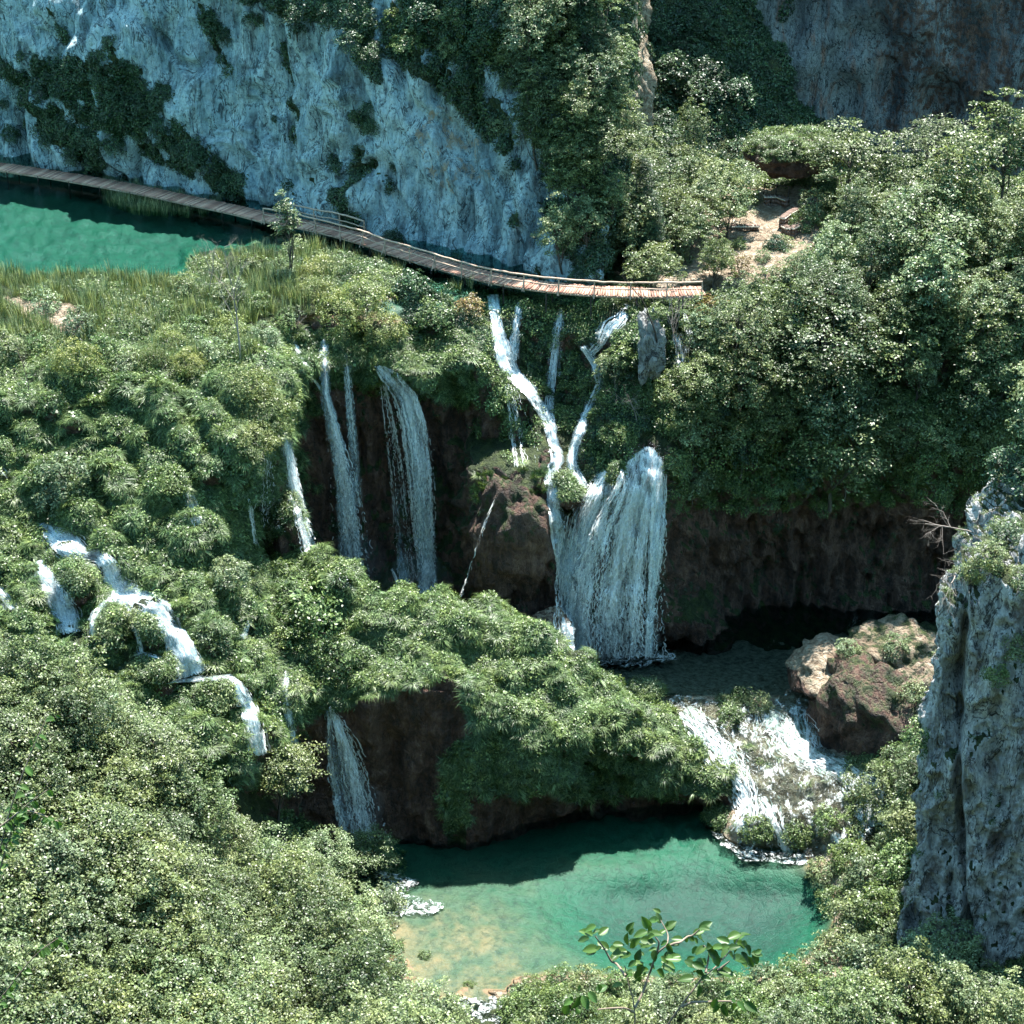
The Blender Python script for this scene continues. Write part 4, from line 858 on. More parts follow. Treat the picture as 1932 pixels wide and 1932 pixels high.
def flecks(path, n, seed, size=(.012, .042), spread=1.0, off=.6):
    n = int(n * 2.6)
    r = np.random.default_rng(seed + 99); p = np.array(path, float); t = r.random(n) ** .8 * (len(p) - 1); i = t.astype(int).clip(0, len(p) - 2); f = (t - i)[:, None]
    q = p[i] * (1 - f) + p[i + 1] * f; x = q[:, 0] + r.normal(size=n) * .55 * spread * q[:, 2]; y = q[:, 1] + r.normal(size=n) * 4
    C = []
    for a, b in zip(x, y):
        h, _ = hit(a, b)
        if h is None: continue
        C.append(PD(a, b, h[1] - off * r.uniform(.3, 1.2)))
    C = np.array(C); s = r.uniform(*size, (len(C), 1)); d1 = unit(r.normal(size=C.shape)); d2 = unit(np.cross(d1, r.normal(size=C.shape)))
    V = np.stack([C + d1 * s, C + d2 * s, C - d1 * s * .8, C - d2 * s], 1).reshape(-1, 3); return V, np.arange(len(V)).reshape(-1, 4)
def fall(label, path, n, seed, veil=0, fl=0, name='waterfall', group=None, **kw):
    Vw, Fw = strands(path, n, seed, **kw); v, f = [Vw], [Fw]; k = len(Vw)
    if fl: a, b = flecks(path, fl, seed); v.append(a); f.append(b + k)
    o = mesh_obj(name, np.concatenate(v), np.concatenate(f), M['white_solid' if kw.get('grip') else 'white']); tag(o, label, 'waterfall' if name == 'waterfall' else 'cascade', group)
    if veil:
        kk = dict(kw); kk.update(w=(.12, .3), keep=(1, .9), wav=.05); a, b = strands(path, veil, seed + 500, **kk); mesh_obj('veil', a, b, M['veil'], o)
    return o
for i, (lb, pa, n, kw) in enumerate(FALLS): fall(lb, pa, n, i, **kw)
for i, (lb, pa, n, vl) in enumerate(CASC): fall(lb, pa, n, 60 + i, name='cascade', veil=vl, grip=True, off=.22, keep=(.97, .95), w=(.02, .06), step=6.0, wav=.2)
# white water over the rapids: a sheet of broken water lying on the riverbed plus strands running down it
def foam_sheet(name, src, mask, lift, thr):
    s = SHEETS[src]; P = s['P'] + [0, 0, lift]; x, y = s['x'], s['y']; n, m = P.shape[:2]; F = grid_faces(n, m); ok = mask(P, x, y).ravel(); F = F[ok[F].all(1)]
    u, inv = np.unique(F, return_inverse=True); o = mesh_obj(name, P.reshape(-1, 3)[u], inv.reshape(F.shape), M[thr], smooth=True); tag(o, kind='structure'); return o
def foam_mat(name, lo, hi, sc=1.6, stretch=(1, .45, 1), col=(.82, .88, .88)):
    t = NT(name); v = t.pos(stretch); n = t.noise(v, sc, 8, .75, .8); n2 = t.noise(v, sc * 5, 4, .7)
    f = t.ramp(t.math('ADD', t.math('MULTIPLY', n, .75), t.math('MULTIPLY', n2, .25)), [(lo, 0), (hi, 1)])
    nr = t.bump(t.math('ADD', n, t.math('MULTIPLY', n2, .5)), .8, .25)
    p = t.n('BsdfPrincipled', i_Base_Color=(*col, 1), i_Roughness=.4, i_Normal=nr); gl = t.n('BsdfGlossy', i_Roughness=.12, i_Normal=nr); tr = t.n('BsdfTransparent', i_Color=(.80, .90, .86, 1))
    fr = t.n('Fresnel', i_IOR=1.33, i_Normal=nr); m1_ = t.n('MixShader', i_Fac=fr.outputs[0]); t.l(tr.outputs[0], m1_.inputs[1]); t.l(gl.outputs[0], m1_.inputs[2])
    m2 = t.n('MixShader', i_Fac=f); t.l(m1_.outputs[0], m2.inputs[1]); t.l(p.outputs[0], m2.inputs[2]); return t.done(m2.outputs[0])
M['foam'] = foam_mat('rapids_foam', .525, .62); M['foam_pool'] = foam_mat('pool_foam', .49, .62, 2.0, (1, 1, 1))
isl = lambda x, y: islm(x, y) > 0
foam_sheet('rapids_water', 'riverbed', lambda P, x, y: inpoly(x, y, [(1140,1285),(1330,1320),(1440,1335),(1500,1295),(1530,1300),(1520,1400),(1640,1440),(1680,1500),(1640,1600),(1560,1625),(1380,1622),(1400,1540),(1395,1470),(1300,1390),(1180,1330)]), .16, 'foam')
def pool_foam(lbl, pts, z, seed):
    r = np.random.default_rng(seed); c = np.mean(pts, 0); a = np.arange(len(pts)); q = []
    for i in range(len(pts)):
        p0, p1 = np.array(pts[i]), np.array(pts[(i + 1) % len(pts)])
        for t in np.linspace(0, 1, 8)[:-1]: q.append(p0 + (p1 - p0) * t + r.normal(size=2) * [6, 2.5])
    o = flat_poly(lbl, q, z, M['foam_pool']); tag(o, kind='structure'); return o
pool_foam('foam_patch', [(1060,1222),(1090,1252),(1180,1258),(1280,1246),(1262,1226),(1150,1216)], 5.015, 1)
pool_foam('foam_patch', [(1330,1568),(1400,1625),(1560,1632),(1560,1612),(1420,1600),(1370,1572)], .02, 2)
pool_foam('foam_patch', [(715,1700),(770,1688),(838,1705),(828,1722),(760,1730),(715,1722)], .02, 3)
pool_foam('foam_patch', [(715,1640),(760,1648),(790,1668),(760,1690),(715,1688)], .02, 4)
pool_foam('foam_patch', [(850,1880),(960,1880),(960,1960),(880,1960)], .12, 5)
RAP = [[(1440,1335,10),(1480,1365,40),(1500,1400,34),(1530,1430,18),(1590,1455,14),(1640,1490,16),(1650,1560,14)], [(1290,1340,30),(1360,1420,36),(1400,1480,26),(1415,1530,18),(1400,1575,20)], [(1450,1500,18),(1470,1560,12),(1490,1610,12)]]
for i, p in enumerate(RAP): fall(['broad white rapids below the huge tan boulder', 'shallow rapids running past the tip of the green mound', 'narrow chute between the grassy islets'][i], p, [190, 120, 60][i], 90 + i, name='rapids', grip=True, off=.18, keep=(.8, .8), w=(.02, .06), step=6, wav=.25, qs=.6)

t = NT('spray'); v = t.n('VolumePrincipled', i_Color=(.9, .95, 1, 1), i_Density=.045, i_Anisotropy=.2); t.l(v.outputs[0], t.out.inputs['Volume']); M['mist'] = t.m
def mist(x, y, D, r):
    n, m = 14, 24; th = np.linspace(.01, math.pi - .01, n)[:, None]; ph = np.linspace(0, 2 * math.pi, m, endpoint=False)[None]; d = np.stack([np.sin(th) * np.cos(ph), np.sin(th) * np.sin(ph), np.cos(th) + 0 * ph], -1)
    P = d * (1 + .25 * perlin(d * 2 + x))[..., None] * r; i = np.arange(n - 1)[:, None] * m; j = np.arange(m)[None]; j2 = (j + 1) % m
    o = mesh_obj('mist', P.reshape(-1, 3), np.stack([i + j, i + m + j, i + m + j2, i + j2], -1).reshape(-1, 4), M['mist'], smooth=True, loc=PD(x, y, D)); tag(o, kind='stuff')
for a in [(1150, 1205, 110.6, (3.6, 1.6, 1.6)), (1120, 1190, 110.8, (2.0, 1.2, 2.4)), (792, 1120, 115.2, (2.6, 1.6, 3.4)), (668, 1085, 115.2, (2.4, 1.6, 3.4)), (676, 1530, 96.5, (1.6, 1.2, 2.2))]: mist(*a)

# ---------------------------------------------------------------- boardwalk
t = NT('plank_wood'); v = t.obj(); g = t.n('NewGeometry'); c = t.ramp(g.outputs['Random Per Island'], [(0, (.24, .11, .075)), (.5, (.44, .22, .15)), (1, (.62, .38, .27))])
c = t.mix(t.ramp(t.noise(v, 3, 6, .7), [(.4, 0), (.7, .5)]), c, (.12, .10, .09)); p = t.n('BsdfPrincipled', i_Base_Color=c, i_Roughness=.8); M['plank'] = t.done(p.outputs[0])
M['rail'] = plain_mat('rail_wood', (.26, .17, .12), (.50, .38, .30), 5, .75)
def zline(pts, z, n):
    w = np.array([PZ(a, b, z) for a, b in pts]); s = np.concatenate([[0], np.cumsum(np.linalg.norm(np.diff(w, axis=0), axis=1))]); q = pchip(s, w, np.linspace(0, s[-1], n)); return q, s[-1]
def walkway(name, pts, z, half, label, rails, gap=.17, beams=True):
    root = empty(name, tuple(PZ(*pts[len(pts) // 2], z - .1))); tag(root, label, 'boardwalk'); inv = -np.array(root.location)
    q, L = zline(pts, z, 400); T = unit(np.gradient(q, axis=0)); Sd = unit(np.cross(T, [0, 0, 1.0])); ss = np.linspace(0, L, 400)
    at = lambda s: (np.array([np.interp(s, ss, q[:, k]) for k in range(3)]), unit(np.array([np.interp(s, ss, T[:, k]) for k in range(3)])), unit(np.array([np.interp(s, ss, Sd[:, k]) for k in range(3)])))
    deck = MB()
    for s in np.arange(.08, L, gap):
        c, tt, sd = at(s); j = random.gauss(0, .025); tt2 = unit(tt + sd * j); sd2 = unit(sd - tt * j)
        deck.box(c + inv + [0, 0, random.gauss(0, .008)] + sd * random.gauss(0, .03), [tt2, sd2, [0, 0, 1]], [gap * .42, half + random.gauss(0, .03), .025])
    deck.build('deck', M['plank'], root)
    if beams:
        for sgn in (-1, 1):
            mb = MB(); P = q + Sd * sgn * (half - .12) + inv - [0, 0, .12]; mb.tube(P[::6], .07, 6); mb.build('beam', M['rail'], root)
        for s in np.arange(1.2, L, 3.0):
            c, tt, sd = at(s)
            for sgn in (-1, 1):
                b = c + sd * sgn * (half - .1) + inv; mb = MB().tube([b - [0, 0, 1.6], b - [0, 0, .05]], .06, 6); mb.build('pile', M['bark_dark'], root)
    for side, s0, s1, sp, hh in rails:
        s1 = L if s1 is None else s1; S_ = np.arange(s0, s1 + .01, sp); tops = []
        for s in S_:
            c, tt, sd = at(s); b = c + sd * side * (half - .02) + inv; hgt = hh + random.gauss(0, .03); tip = b + [0, 0, hgt] + sd * side * .02; tops.append(tip)
            o = MB().tube([b - [0, 0, .25], tip], [.055, .05], 6).build('post', M['rail'], root)
            MB().tube([b + sd * side * .38 - [0, 0, .12], b + [0, 0, hgt * .72]], [.035, .03], 5).build('brace', M['rail'], o) if random.random() < .7 else None
        tops = np.array(tops)
        for f, rd, nm in ((1.0, .065, 'handrail'), (.52, .045, 'middle_rail')):
            P = tops.copy(); P[:, 2] -= hh * (1 - f); st = np.concatenate([[0], np.cumsum(np.linalg.norm(np.diff(P, axis=0), axis=1))]); P = pchip(st, P, np.linspace(-.25, st[-1] + .25, len(P) * 5)); P += rng.normal(size=P.shape) * [.008, .008, .014]
            MB().tube(P, rd, 6).build(nm, M['rail'], root)
    return root
def plen(pts, z): return zline(pts, z, 50)[1]
lakewalk = [(-60,306),(0,314),(120,332),(250,355),(380,382),(460,399),(512,413)]
bridge = [(506,410),(560,420),(620,433),(690,452),(760,476),(830,497),(905,518),(980,533),(1060,543),(1140,549),(1230,551),(1325,549)]
walkway('lake_boardwalk', lakewalk, 28.45, .85, 'long grey boardwalk without rails along the foot of the cliff', [])
Lb = plen(bridge, 28.6)
walkway('railed_boardwalk', bridge, 28.6, .85, 'brown railed footbridge curving over the heads of the waterfalls', [(1, .2, None, 2.35, 1.0), (-1, 1.2, 8.2, 2.3, 1.0)])
None and walkway('landing_path', [(1300,552),(1330,540),(1335,520),(1320,505)], 28.6, .8, 'short sunlit landing at the right end of the footbridge', [(1, .3, None, 1.0, .95)])
# low stone walls of the clearing
def stone_wall(pts, h, th, label):
    root = empty('stone_wall', tuple(hit(*pts[0])[0])); tag(root, label, 'stone wall'); inv = -np.array(root.location); mb = MB(); cap = MB()
    W3 = np.array([hit(a, b)[0] for a, b in pts]); W3[:, 2] = W3[:, 2].max(); q = pchip(np.arange(len(W3)), W3, np.linspace(0, len(W3) - 1, 12)) + inv; T = unit(np.gradient(q, axis=0))
    for k in range(11):
        c = (q[k] + q[k + 1]) / 2; l = np.linalg.norm(q[k + 1] - q[k]) / 2; sd = np.cross(T[k], [0, 0, 1])
        for lv in range(3):
            mb.box(c + [0, 0, h * (lv - .6) / 3 + .1] + T[k] * random.gauss(0, .04), [T[k], sd, [0, 0, 1]], [l * random.uniform(.85, .97), th * random.uniform(.9, 1.05), h / 6.4])
        cap.box(c + [0, 0, h * .62], [T[k], sd, [0, 0, 1]], [l * .99, th * 1.15, .05])
    mb.build('masonry', M['tufa2'], root); cap.build('coping', M['palestone'], root); return root
M['palestone'] = plain_mat('pale_stone', (.48, .42, .34), (.70, .64, .54), 3, .85); M['tufa2'] = plain_mat('dark_stone', (.10, .065, .05), (.22, .15, .12), 3, .85)
stone_wall([(1440,384),(1462,386),(1485,392)], .9, .25, 'low stone wall with pale coping and a rail above the clearing')
stone_wall([(1508,404),(1490,418),(1474,432)], .8, .22, 'slanting low stone wall stepping down into the clearing')
stone_wall([(1478,440),(1490,446),(1505,436)], .8, .25, 'stubby wall with a notch behind the pale clearing')
stone_wall([(1378,432),(1400,436),(1432,433)], .35, .2, 'long low kerb wall across the pale clearing')
h0, h1 = hit(1440, 380)[0], hit(1486, 388)[0]; fr = empty('garden_rail', tuple(h0)); tag(fr, 'thin wooden rail standing on the wall above the clearing', 'railing')
for k in range(3): b = (h1 - h0) * k / 2; MB().tube([b + [0, 0, .4], b + [0, 0, 1.5]], .05, 5).build('post', M['bark_dark'], fr)
MB().tube([np.array([0, 0, 1.45]), h1 - h0 + [0, 0, 1.45]], .05, 5).build('handrail', M['bark_dark'], fr)
# ---------------------------------------------------------------- trees and shrubs
ANCH = [('the tan patch on the reed terrace', 80, 590), ('the slim young tree', 545, 430), ('the tall bare sapling', 452, 600), ('the edge of the upper left lake', 200, 500), ('the right end of the footbridge', 1312, 545), ('the pale clearing', 1440, 450), ('the slanting stone wall', 1490, 420), ('the dark cave wall', 1500, 930), ('the head of the big fall', 1220, 850), ('the grey rock pillar', 1850, 1100),
 ('the far cliff', 1700, 215), ('the upper right corner of the wood', 1900, 330), ('the middle of the right slope', 1620, 620), ('the right picture edge', 1920, 700), ('the grassy outcrop', 1500, 280),
 ('the pale rock pinnacle', 1226, 640), ('the top picture edge', 1000, 0), ('the cliff spur edge', 1180, 200), ('the bare face of the big cliff', 850, 250), ('the middle of the footbridge', 900, 500), ('the foot of the spur', 1180, 500),
 ('the left picture edge', 0, 1550), ('the frothy left cascade', 130, 1180), ('the last drop of the cascade', 480, 1400), ('the spraying fall', 660, 1500), ('the white foam in the lower pool', 740, 1710), ('the tan shallows', 850, 1850),
 ('the bottom left corner', 60, 1900), ('the bottom picture edge', 500, 1920), ('the dark gap in the front wood', 480, 1620), ('the tan boulders', 1650, 1300), ('the emerald water', 1540, 1720), ('the broad rapids', 1520, 1420), ('the bottom right corner', 1880, 1900)]
used = {}
def auto_label(look, noun, x, y):
    d = sorted((math.hypot(a[1] - x, a[2] - y), a) for a in ANCH); a = d[0][1]; dx, dy = x - a[1], y - a[2]
    rel = ('left of' if dx < 0 else 'right of') if abs(dx) > abs(dy) else ('above' if dy < 0 else 'below')
    if d[0][0] < 45: rel = 'beside'
    s = '%s %s %s %s' % (look, noun, rel, a[0])
    for b in (d[1][1], d[2][1], d[3][1]):
        if s not in used: break
        s2 = '%s %s %s %s towards %s' % (look, noun, rel, a[0], b[0])
        if len(s2.split()) <= 16: s = s2
    used[s] = used.get(s, 0) + 1; return s
LOOK = {'broad': 'green broadleaf', 'pale': 'pale silvery green', 'layer': 'green layered', 'fir': 'dark narrow conifer', 'bush': 'low green', 'yellow': 'yellow green', 'shrub': 'light green', 'darkbush': 'dark', 'russet': 'russet leaved', 'slim': 'slim pale'}
def place(kind, x, y, sc, noun='tree', group=None, dy=None, label=None, tilt=.12, maxy=None, sink=.3, sz=None):
    """x, y = photo position of the crown centre; the foot stands on the ground found below it"""
    low = kind.startswith(('bush', 'yellow', 'shrub', 'darkbush', 'russet')); hgt = (1.0 if low else (4.4 if not kind.startswith('fir') else 4.2)) * sc
    h, _ = hit(x, y)
    if h is None: return None
    pxm = FOC / np.linalg.norm(h - [0, 0, CAM_H]); yy = y + (hgt * pxm * .84 if dy is None else dy)
    if maxy: yy = min(yy, maxy)
    h, _ = hit(x, yy)
    if h is None: return None
    st = ''.join(c for c in kind if not c.isdigit())
    size = 'small' if sc < .75 else ('tall' if sc > 1.15 and not low else ('large' if sc > 1.2 else 'medium'))
    lb = label or auto_label(size + ' ' + LOOK[st], noun, x, y)
    return add_tree(kind, h - [0, 0, sink], sc, name='shrub' if low else ('conifer' if st == 'fir' else 'broadleaf_tree'), label=lb, cat='shrub' if low else 'tree', group=group, tilt=tilt, sz=sz)
def poisson(poly, gap, seed, tries=9000):
    r = np.random.default_rng(seed); p = np.array(poly, float); lo, hi = p.min(0), p.max(0); out = []
    for _ in range(tries):
        q = lo + (hi - lo) * r.random(2)
        if inpoly(q[0], q[1], poly) and all((q[0] - o[0]) ** 2 + (q[1] - o[1]) ** 2 > gap * gap for o in out): out.append(q)
    return out
def wood(poly, gap, seed, kinds, scr, group, maxy=None, skip=None, **kw):
    r = np.random.default_rng(seed + 1000)
    for x, y in poisson(poly, gap, seed):
        if skip and any(inpoly(x, y, s) for s in skip): continue
        k = kinds[r.integers(len(kinds))]; place(k, x, y, r.uniform(*scr), group=group, noun='shrub' if k.startswith(('bush', 'shrub', 'dark', 'yellow', 'russet')) else 'tree', maxy=maxy, **kw)
BR = ['broad0', 'broad1', 'broad2', 'broad3', 'pale0', 'pale1', 'layer0', 'pale2', 'layer1']
G1 = 'trees on the sunny right slope'
wood([(1560,330),(1700,300),(1850,260),(1990,270),(1990,600),(1540,600),(1570,480),(1600,430)], 60, 1, BR + ['pale0', 'pale1', 'pale2'], (.6, 1.3), G1)
wood([(1340,600),(1990,600),(1990,850),(1500,850),(1290,850),(1250,770),(1290,690)], 60, 2, BR + ['pale1'], (.6, 1.25), G1, maxy=880)
wood([(1250,800),(1300,700),(1500,830),(1990,820),(1990,930),(1760,900),(1600,880),(1400,910),(1280,930)], 46, 3, ['bush0', 'bush1', 'shrub0', 'bush2', 'darkbush1', 'layer0'], (.8, 1.4), 'shrubs along the brow of the cave wall', maxy=935)
wood([(1330,570),(1400,545),(1500,560),(1560,580),(1450,640),(1340,650)], 48, 4, ['shrub0', 'broad2', 'bush1', 'pale2'], (.5, .7), 'small trees below the pale clearing')
wood([(1250,380),(1330,350),(1340,400),(1310,430),(1270,500),(1200,510),(1200,440)], 42, 5, ['pale0', 'broad1', 'shrub1', 'pale1'], (.55, .85), 'trees left of the pale clearing')
for k, x, y, s in [('darkbush0', 1462, 452, .7), ('shrub1', 1478, 456, .6), ('bush0', 1395, 455, .5), ('shrub0', 1440, 480, .5), ('pale2', 1500, 500, .6), ('russet0', 1400, 500, .8), ('bush1', 1520, 408, .9), ('shrub0', 1540, 380, 1.1), ('bush2', 1385, 385, .8), ('yellow0', 1420, 372, .5), ('shrub1', 1360, 480, .7), ('broad2', 1345, 500, .6), ('shrub0', 1465, 520, .8), ('bush1', 1330, 600, .9), ('russet0', 1342, 590, 1.2)]:
    place(k, x, y, s, noun='shrub' if k[0] in 'dsbry' and not k.startswith('broad') else 'tree', group='small growth around the pale clearing')
# spur of the left cliff
GS = 'trees clinging to the cliff spur'
wood([(960,-30),(1180,-30),(1150,90),(1170,180),(1180,260),(1090,330),(1010,230),(960,120)], 40, 6, ['pale0', 'pale1', 'pale2', 'broad1', 'layer0', 'pale1'], (.5, .85), GS, dy=38, tilt=.25)
wood([(1060,270),(1190,250),(1240,330),(1250,420),(1190,480),(1090,440),(1050,350)], 42, 7, ['pale0', 'broad0', 'pale2', 'layer1', 'shrub0', 'broad2'], (.5, .8), GS, dy=45, tilt=.2)
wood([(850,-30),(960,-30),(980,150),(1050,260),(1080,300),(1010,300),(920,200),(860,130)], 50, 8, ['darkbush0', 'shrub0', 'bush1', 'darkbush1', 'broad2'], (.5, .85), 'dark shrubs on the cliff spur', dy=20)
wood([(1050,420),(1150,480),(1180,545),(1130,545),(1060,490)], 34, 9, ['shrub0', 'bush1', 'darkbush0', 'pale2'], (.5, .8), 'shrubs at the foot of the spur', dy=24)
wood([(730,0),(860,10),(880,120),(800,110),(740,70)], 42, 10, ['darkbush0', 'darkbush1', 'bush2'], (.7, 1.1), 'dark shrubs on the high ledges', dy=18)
wood([(1210,330),(1360,330),(1380,380),(1330,420),(1230,420)], 44, 11, ['pale0', 'pale1', 'pale2'], (.65, .95), 'silvery trees at the foot of the spur')
for x, y, s in [(1115, 60, .95), (1205, 385, 1.0), (1222, 420, .8), (1080, 20, .8)]: place('fir%d' % random.randint(0, 1), x, y, s, group='dark conifers on the spur', dy=110 * s if y > 300 else 80)
place('pale2', 1302, 300, .7, label='pale pointed tree top standing out against the dark slope', sz=1.5)
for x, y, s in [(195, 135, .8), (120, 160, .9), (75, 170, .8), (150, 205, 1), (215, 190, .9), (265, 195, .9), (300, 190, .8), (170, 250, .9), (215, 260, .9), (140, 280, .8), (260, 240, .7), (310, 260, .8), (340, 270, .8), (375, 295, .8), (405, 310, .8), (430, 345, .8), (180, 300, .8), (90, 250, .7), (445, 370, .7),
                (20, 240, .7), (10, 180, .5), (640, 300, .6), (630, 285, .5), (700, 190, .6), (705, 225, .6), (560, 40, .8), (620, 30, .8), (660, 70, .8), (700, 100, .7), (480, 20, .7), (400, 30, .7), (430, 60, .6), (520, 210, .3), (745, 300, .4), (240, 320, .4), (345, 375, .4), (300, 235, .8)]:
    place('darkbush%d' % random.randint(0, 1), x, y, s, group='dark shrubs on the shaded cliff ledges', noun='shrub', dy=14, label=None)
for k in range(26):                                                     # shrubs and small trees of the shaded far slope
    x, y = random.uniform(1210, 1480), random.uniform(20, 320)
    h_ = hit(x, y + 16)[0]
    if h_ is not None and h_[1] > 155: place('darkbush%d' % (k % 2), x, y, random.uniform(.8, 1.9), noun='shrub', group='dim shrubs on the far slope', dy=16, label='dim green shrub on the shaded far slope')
# left terrace and hillside
place('slim0', 545, 400, 1.15, dy=125, label='slim pale young tree alone between the reeds and the footbridge', tilt=0)
GH = 'shrubs on the tufted hillside'
for k, x, y, s, lb in [('yellow0', 690, 560, 1.25, 'large yellow green bush overhanging the dark falls wall'), ('yellow1', 640, 590, 1.1, 'yellow green bush left of the overhanging one'), ('yellow0', 720, 610, 1.0, 'lower yellow green bush touching the middle fall'),
    ('yellow1', 600, 505, .9, 'yellow green bush just below the railed footbridge'), ('yellow0', 500, 770, 1.3, 'large straw coloured bush at the hillside brow'), ('yellow1', 470, 720, 1.1, 'straw coloured bush behind the large brow bush'), ('yellow0', 480, 820, .9, 'small straw coloured bush by the leftmost free fall'),
    ('bush0', 590, 1150, 1.6, 'large round green bush on top of the mound'), ('bush1', 630, 1230, 1.3, 'green bush below the round one on the mound'), ('bush2', 540, 1180, 1.1, 'green bush left of the round one on the mound'), ('shrub0', 435, 1075, 1.0, 'loose pale shrub above the cleft by the mound'),
    ('shrub1', 130, 890, 1.3, 'loose grey green shrub above the cascade head'), ('shrub0', 105, 940, 1.0, 'small shrub at the cascade head'), ('bush1', 330, 895, .8, 'small bush on the rock beside the bluish fall'), ('bush0', 820, 590, 1.2, 'dark green bush under the middle of the footbridge'), ('darkbush0', 780, 530, 1.2, 'dark bush in the cliff shade under the footbridge'),
    ('darkbush1', 740, 445, .8, 'dark shrub poking through the footbridge rail'), ('russet0', 885, 578, 1.0, 'russet leaved sapling beside the winding stream'), ('bush2', 1180, 660, .9, 'leafy shrub left of the pale pinnacle'), ('shrub0', 1150, 690, .9, 'pale shrub over the narrow bent fall'), ('bush0', 1210, 740, 1.0, 'shrub below the pale pinnacle'),
    ('shrub1', 1290, 800, 1.1, 'shrub to the upper right of the big fall'), ('bush1', 1160, 810, .8, 'dark shrub left of the big fall head'), ('bush2', 1090, 560, .6, 'fern clump under the footbridge by the slender stream'), ('shrub0', 1150, 565, .6, 'leafy clump under the sunny part of the footbridge'),
    ('bush0', 1240, 580, .6, 'small clump left of the small blue stream'), ('yellow1', 320, 640, .8, 'olive shrub in the middle of the reed terrace'), ('shrub1', 560, 470, .8, 'pale shrub at the slim young tree'), ('bush1', 670, 510, .9, 'green shrub where the footbridge bends'), ('shrub0', 860, 480, .5, 'little shrub against the cliff behind the footbridge')]:
    place(k, x, y, s, label=lb, group=None)
for k, (x, y) in enumerate(poisson([(0,545),(330,545),(370,500),(560,500),(600,540),(500,640),(430,680),(0,680)], 48, 31)):
    place(['shrub0', 'bush1', 'shrub1', 'yellow1', 'bush2'][k % 5], x, y, random.uniform(.45, .95), noun='shrub', group='small shrubs among the reeds')
# wood in the lower left
GF = 'trees of the front left wood'
SK = [[(420,1600),(520,1600),(500,1680),(430,1680)]]
wood([(-30,1235),(60,1240),(170,1290),(270,1370),(330,1470),(330,1620),(-40,1620)], 56, 20, ['broad0', 'layer0', 'broad2', 'pale0', 'broad1', 'layer1'], (.6, .95), GF, skip=SK)
wood([(330,1480),(430,1560),(560,1640),(680,1720),(690,1800),(330,1800),(300,1620)], 54, 21, ['broad0', 'layer0', 'layer1', 'pale0', 'pale1', 'broad3'], (.6, .9), GF, skip=SK)
wood([(-40,1620),(330,1620),(690,1800),(760,1880),(860,1960),(880,2060),(-40,2060)], 60, 22, ['broad0', 'layer0', 'layer1', 'pale0', 'broad1', 'broad3', 'pale2'], (.7, 1.05), GF)
place('layer1', 525, 1440, .8, label='layered tree in front of the last drop of the cascade'); place('layer0', 690, 1590, .62, label='layered tree at the left shore of the lower pool'); place('pale1', 620, 1590, .7)
for x, y, s in [(760, 1870, .8), (820, 1910, .9), (860, 1940, .7), (740, 1820, .8), (800, 1860, .6), (700, 1760, .9), (720, 1690, .8)]: place('shrub%d' % random.randint(0, 1), x, y, s, noun='shrub', group='pale shrubs on the left shore of the lower pool')
# right bank and bottom
GB = 'shrubs on the bank under the grey pillar'
for k, x, y, s in [('shrub0', 1650, 1480, 1.1), ('shrub1', 1700, 1540, 1.1), ('bush0', 1700, 1620, 1.3), ('shrub0', 1640, 1640, 1.2), ('bush1', 1600, 1600, 1.1), ('shrub1', 1620, 1720, 1.2), ('bush2', 1660, 1700, 1.2), ('shrub0', 1580, 1780, 1.0), ('shrub1', 1640, 1800, 1.3), ('bush0', 1600, 1860, 1.2), ('bush1', 1690, 1860, 1.2),
                   ('shrub1', 1720, 1450, .9), ('bush0', 1740, 1380, .9), ('shrub0', 1550, 1640, .8), ('bush2', 1570, 1690, .8), ('shrub1', 1720, 1300, .7), ('shrub0', 1690, 1210, .7), ('shrub0', 1600, 1215, .6), ('bush1', 1400, 1305, .7), ('shrub1', 1430, 1320, .7), ('bush0', 1380, 1345, .8), ('shrub1', 1830, 1075, .5), ('shrub0', 1870, 1040, .7), ('yellow0', 1845, 1070, .5), ('shrub1', 1900, 1000, .8), ('shrub0', 1930, 1080, .6),
                   ('shrub1', 1920, 1210, .8), ('bush0', 1880, 1260, .6), *[(random.choice(['bush0','bush1','shrub0','bush2','shrub1']), xx, yy, ss) for xx, yy, ss in [(1010,1850,.7),(1060,1835,.8),(1110,1850,.9),(1160,1845,.8),(1215,1860,.9),(1270,1850,.8),(1330,1855,.9),(1390,1850,.8),(1440,1840,.9),(1490,1830,1.0),(1530,1810,.9),(970,1890,.8),(1250,1900,1.),(1080,1900,1.1),(1540,1860,1.1)]], ('bush1', 1000, 1880, .9), ('bush2', 1060, 1870, .9), ('yellow1', 1130, 1890, .6), ('shrub1', 1300, 1890, .9), ('bush0', 1400, 1880, 1.0), ('shrub0', 1480, 1870, 1.1), ('bush1', 1540, 1900, 1.2), ('shrub1', 1200, 1920, 1.1), ('bush2', 1440, 1930, 1.2), ('shrub0', 1340, 1940, 1.0), ('bush0', 1560, 1540, .8), ('bush1', 1500, 1560, .8), ('bush2', 1430, 1550, .8), ('bush0', 1365, 1535, .7), ('bush1', 1215, 1302, .6), ('bush2', 885, 1850, .3), ('bush0', 800, 1795, .35)]:
    place(k, x, y, s, noun='shrub', group=GB)
for k, x, y, s in [('pale1', 1770, 1800, .8), ('pale0', 1730, 1840, .7), ('layer1', 1860, 1900, .8), ('broad1', 1680, 1890, .9), ('pale2', 1900, 1960, .8), ('pale0', 1800, 1900, .7), ('broad0', 1600, 1950, .9), ('pale1', 1500, 1960, .8)]: place(k, x, y, s, dy=70, group='young trees below the grey pillar')
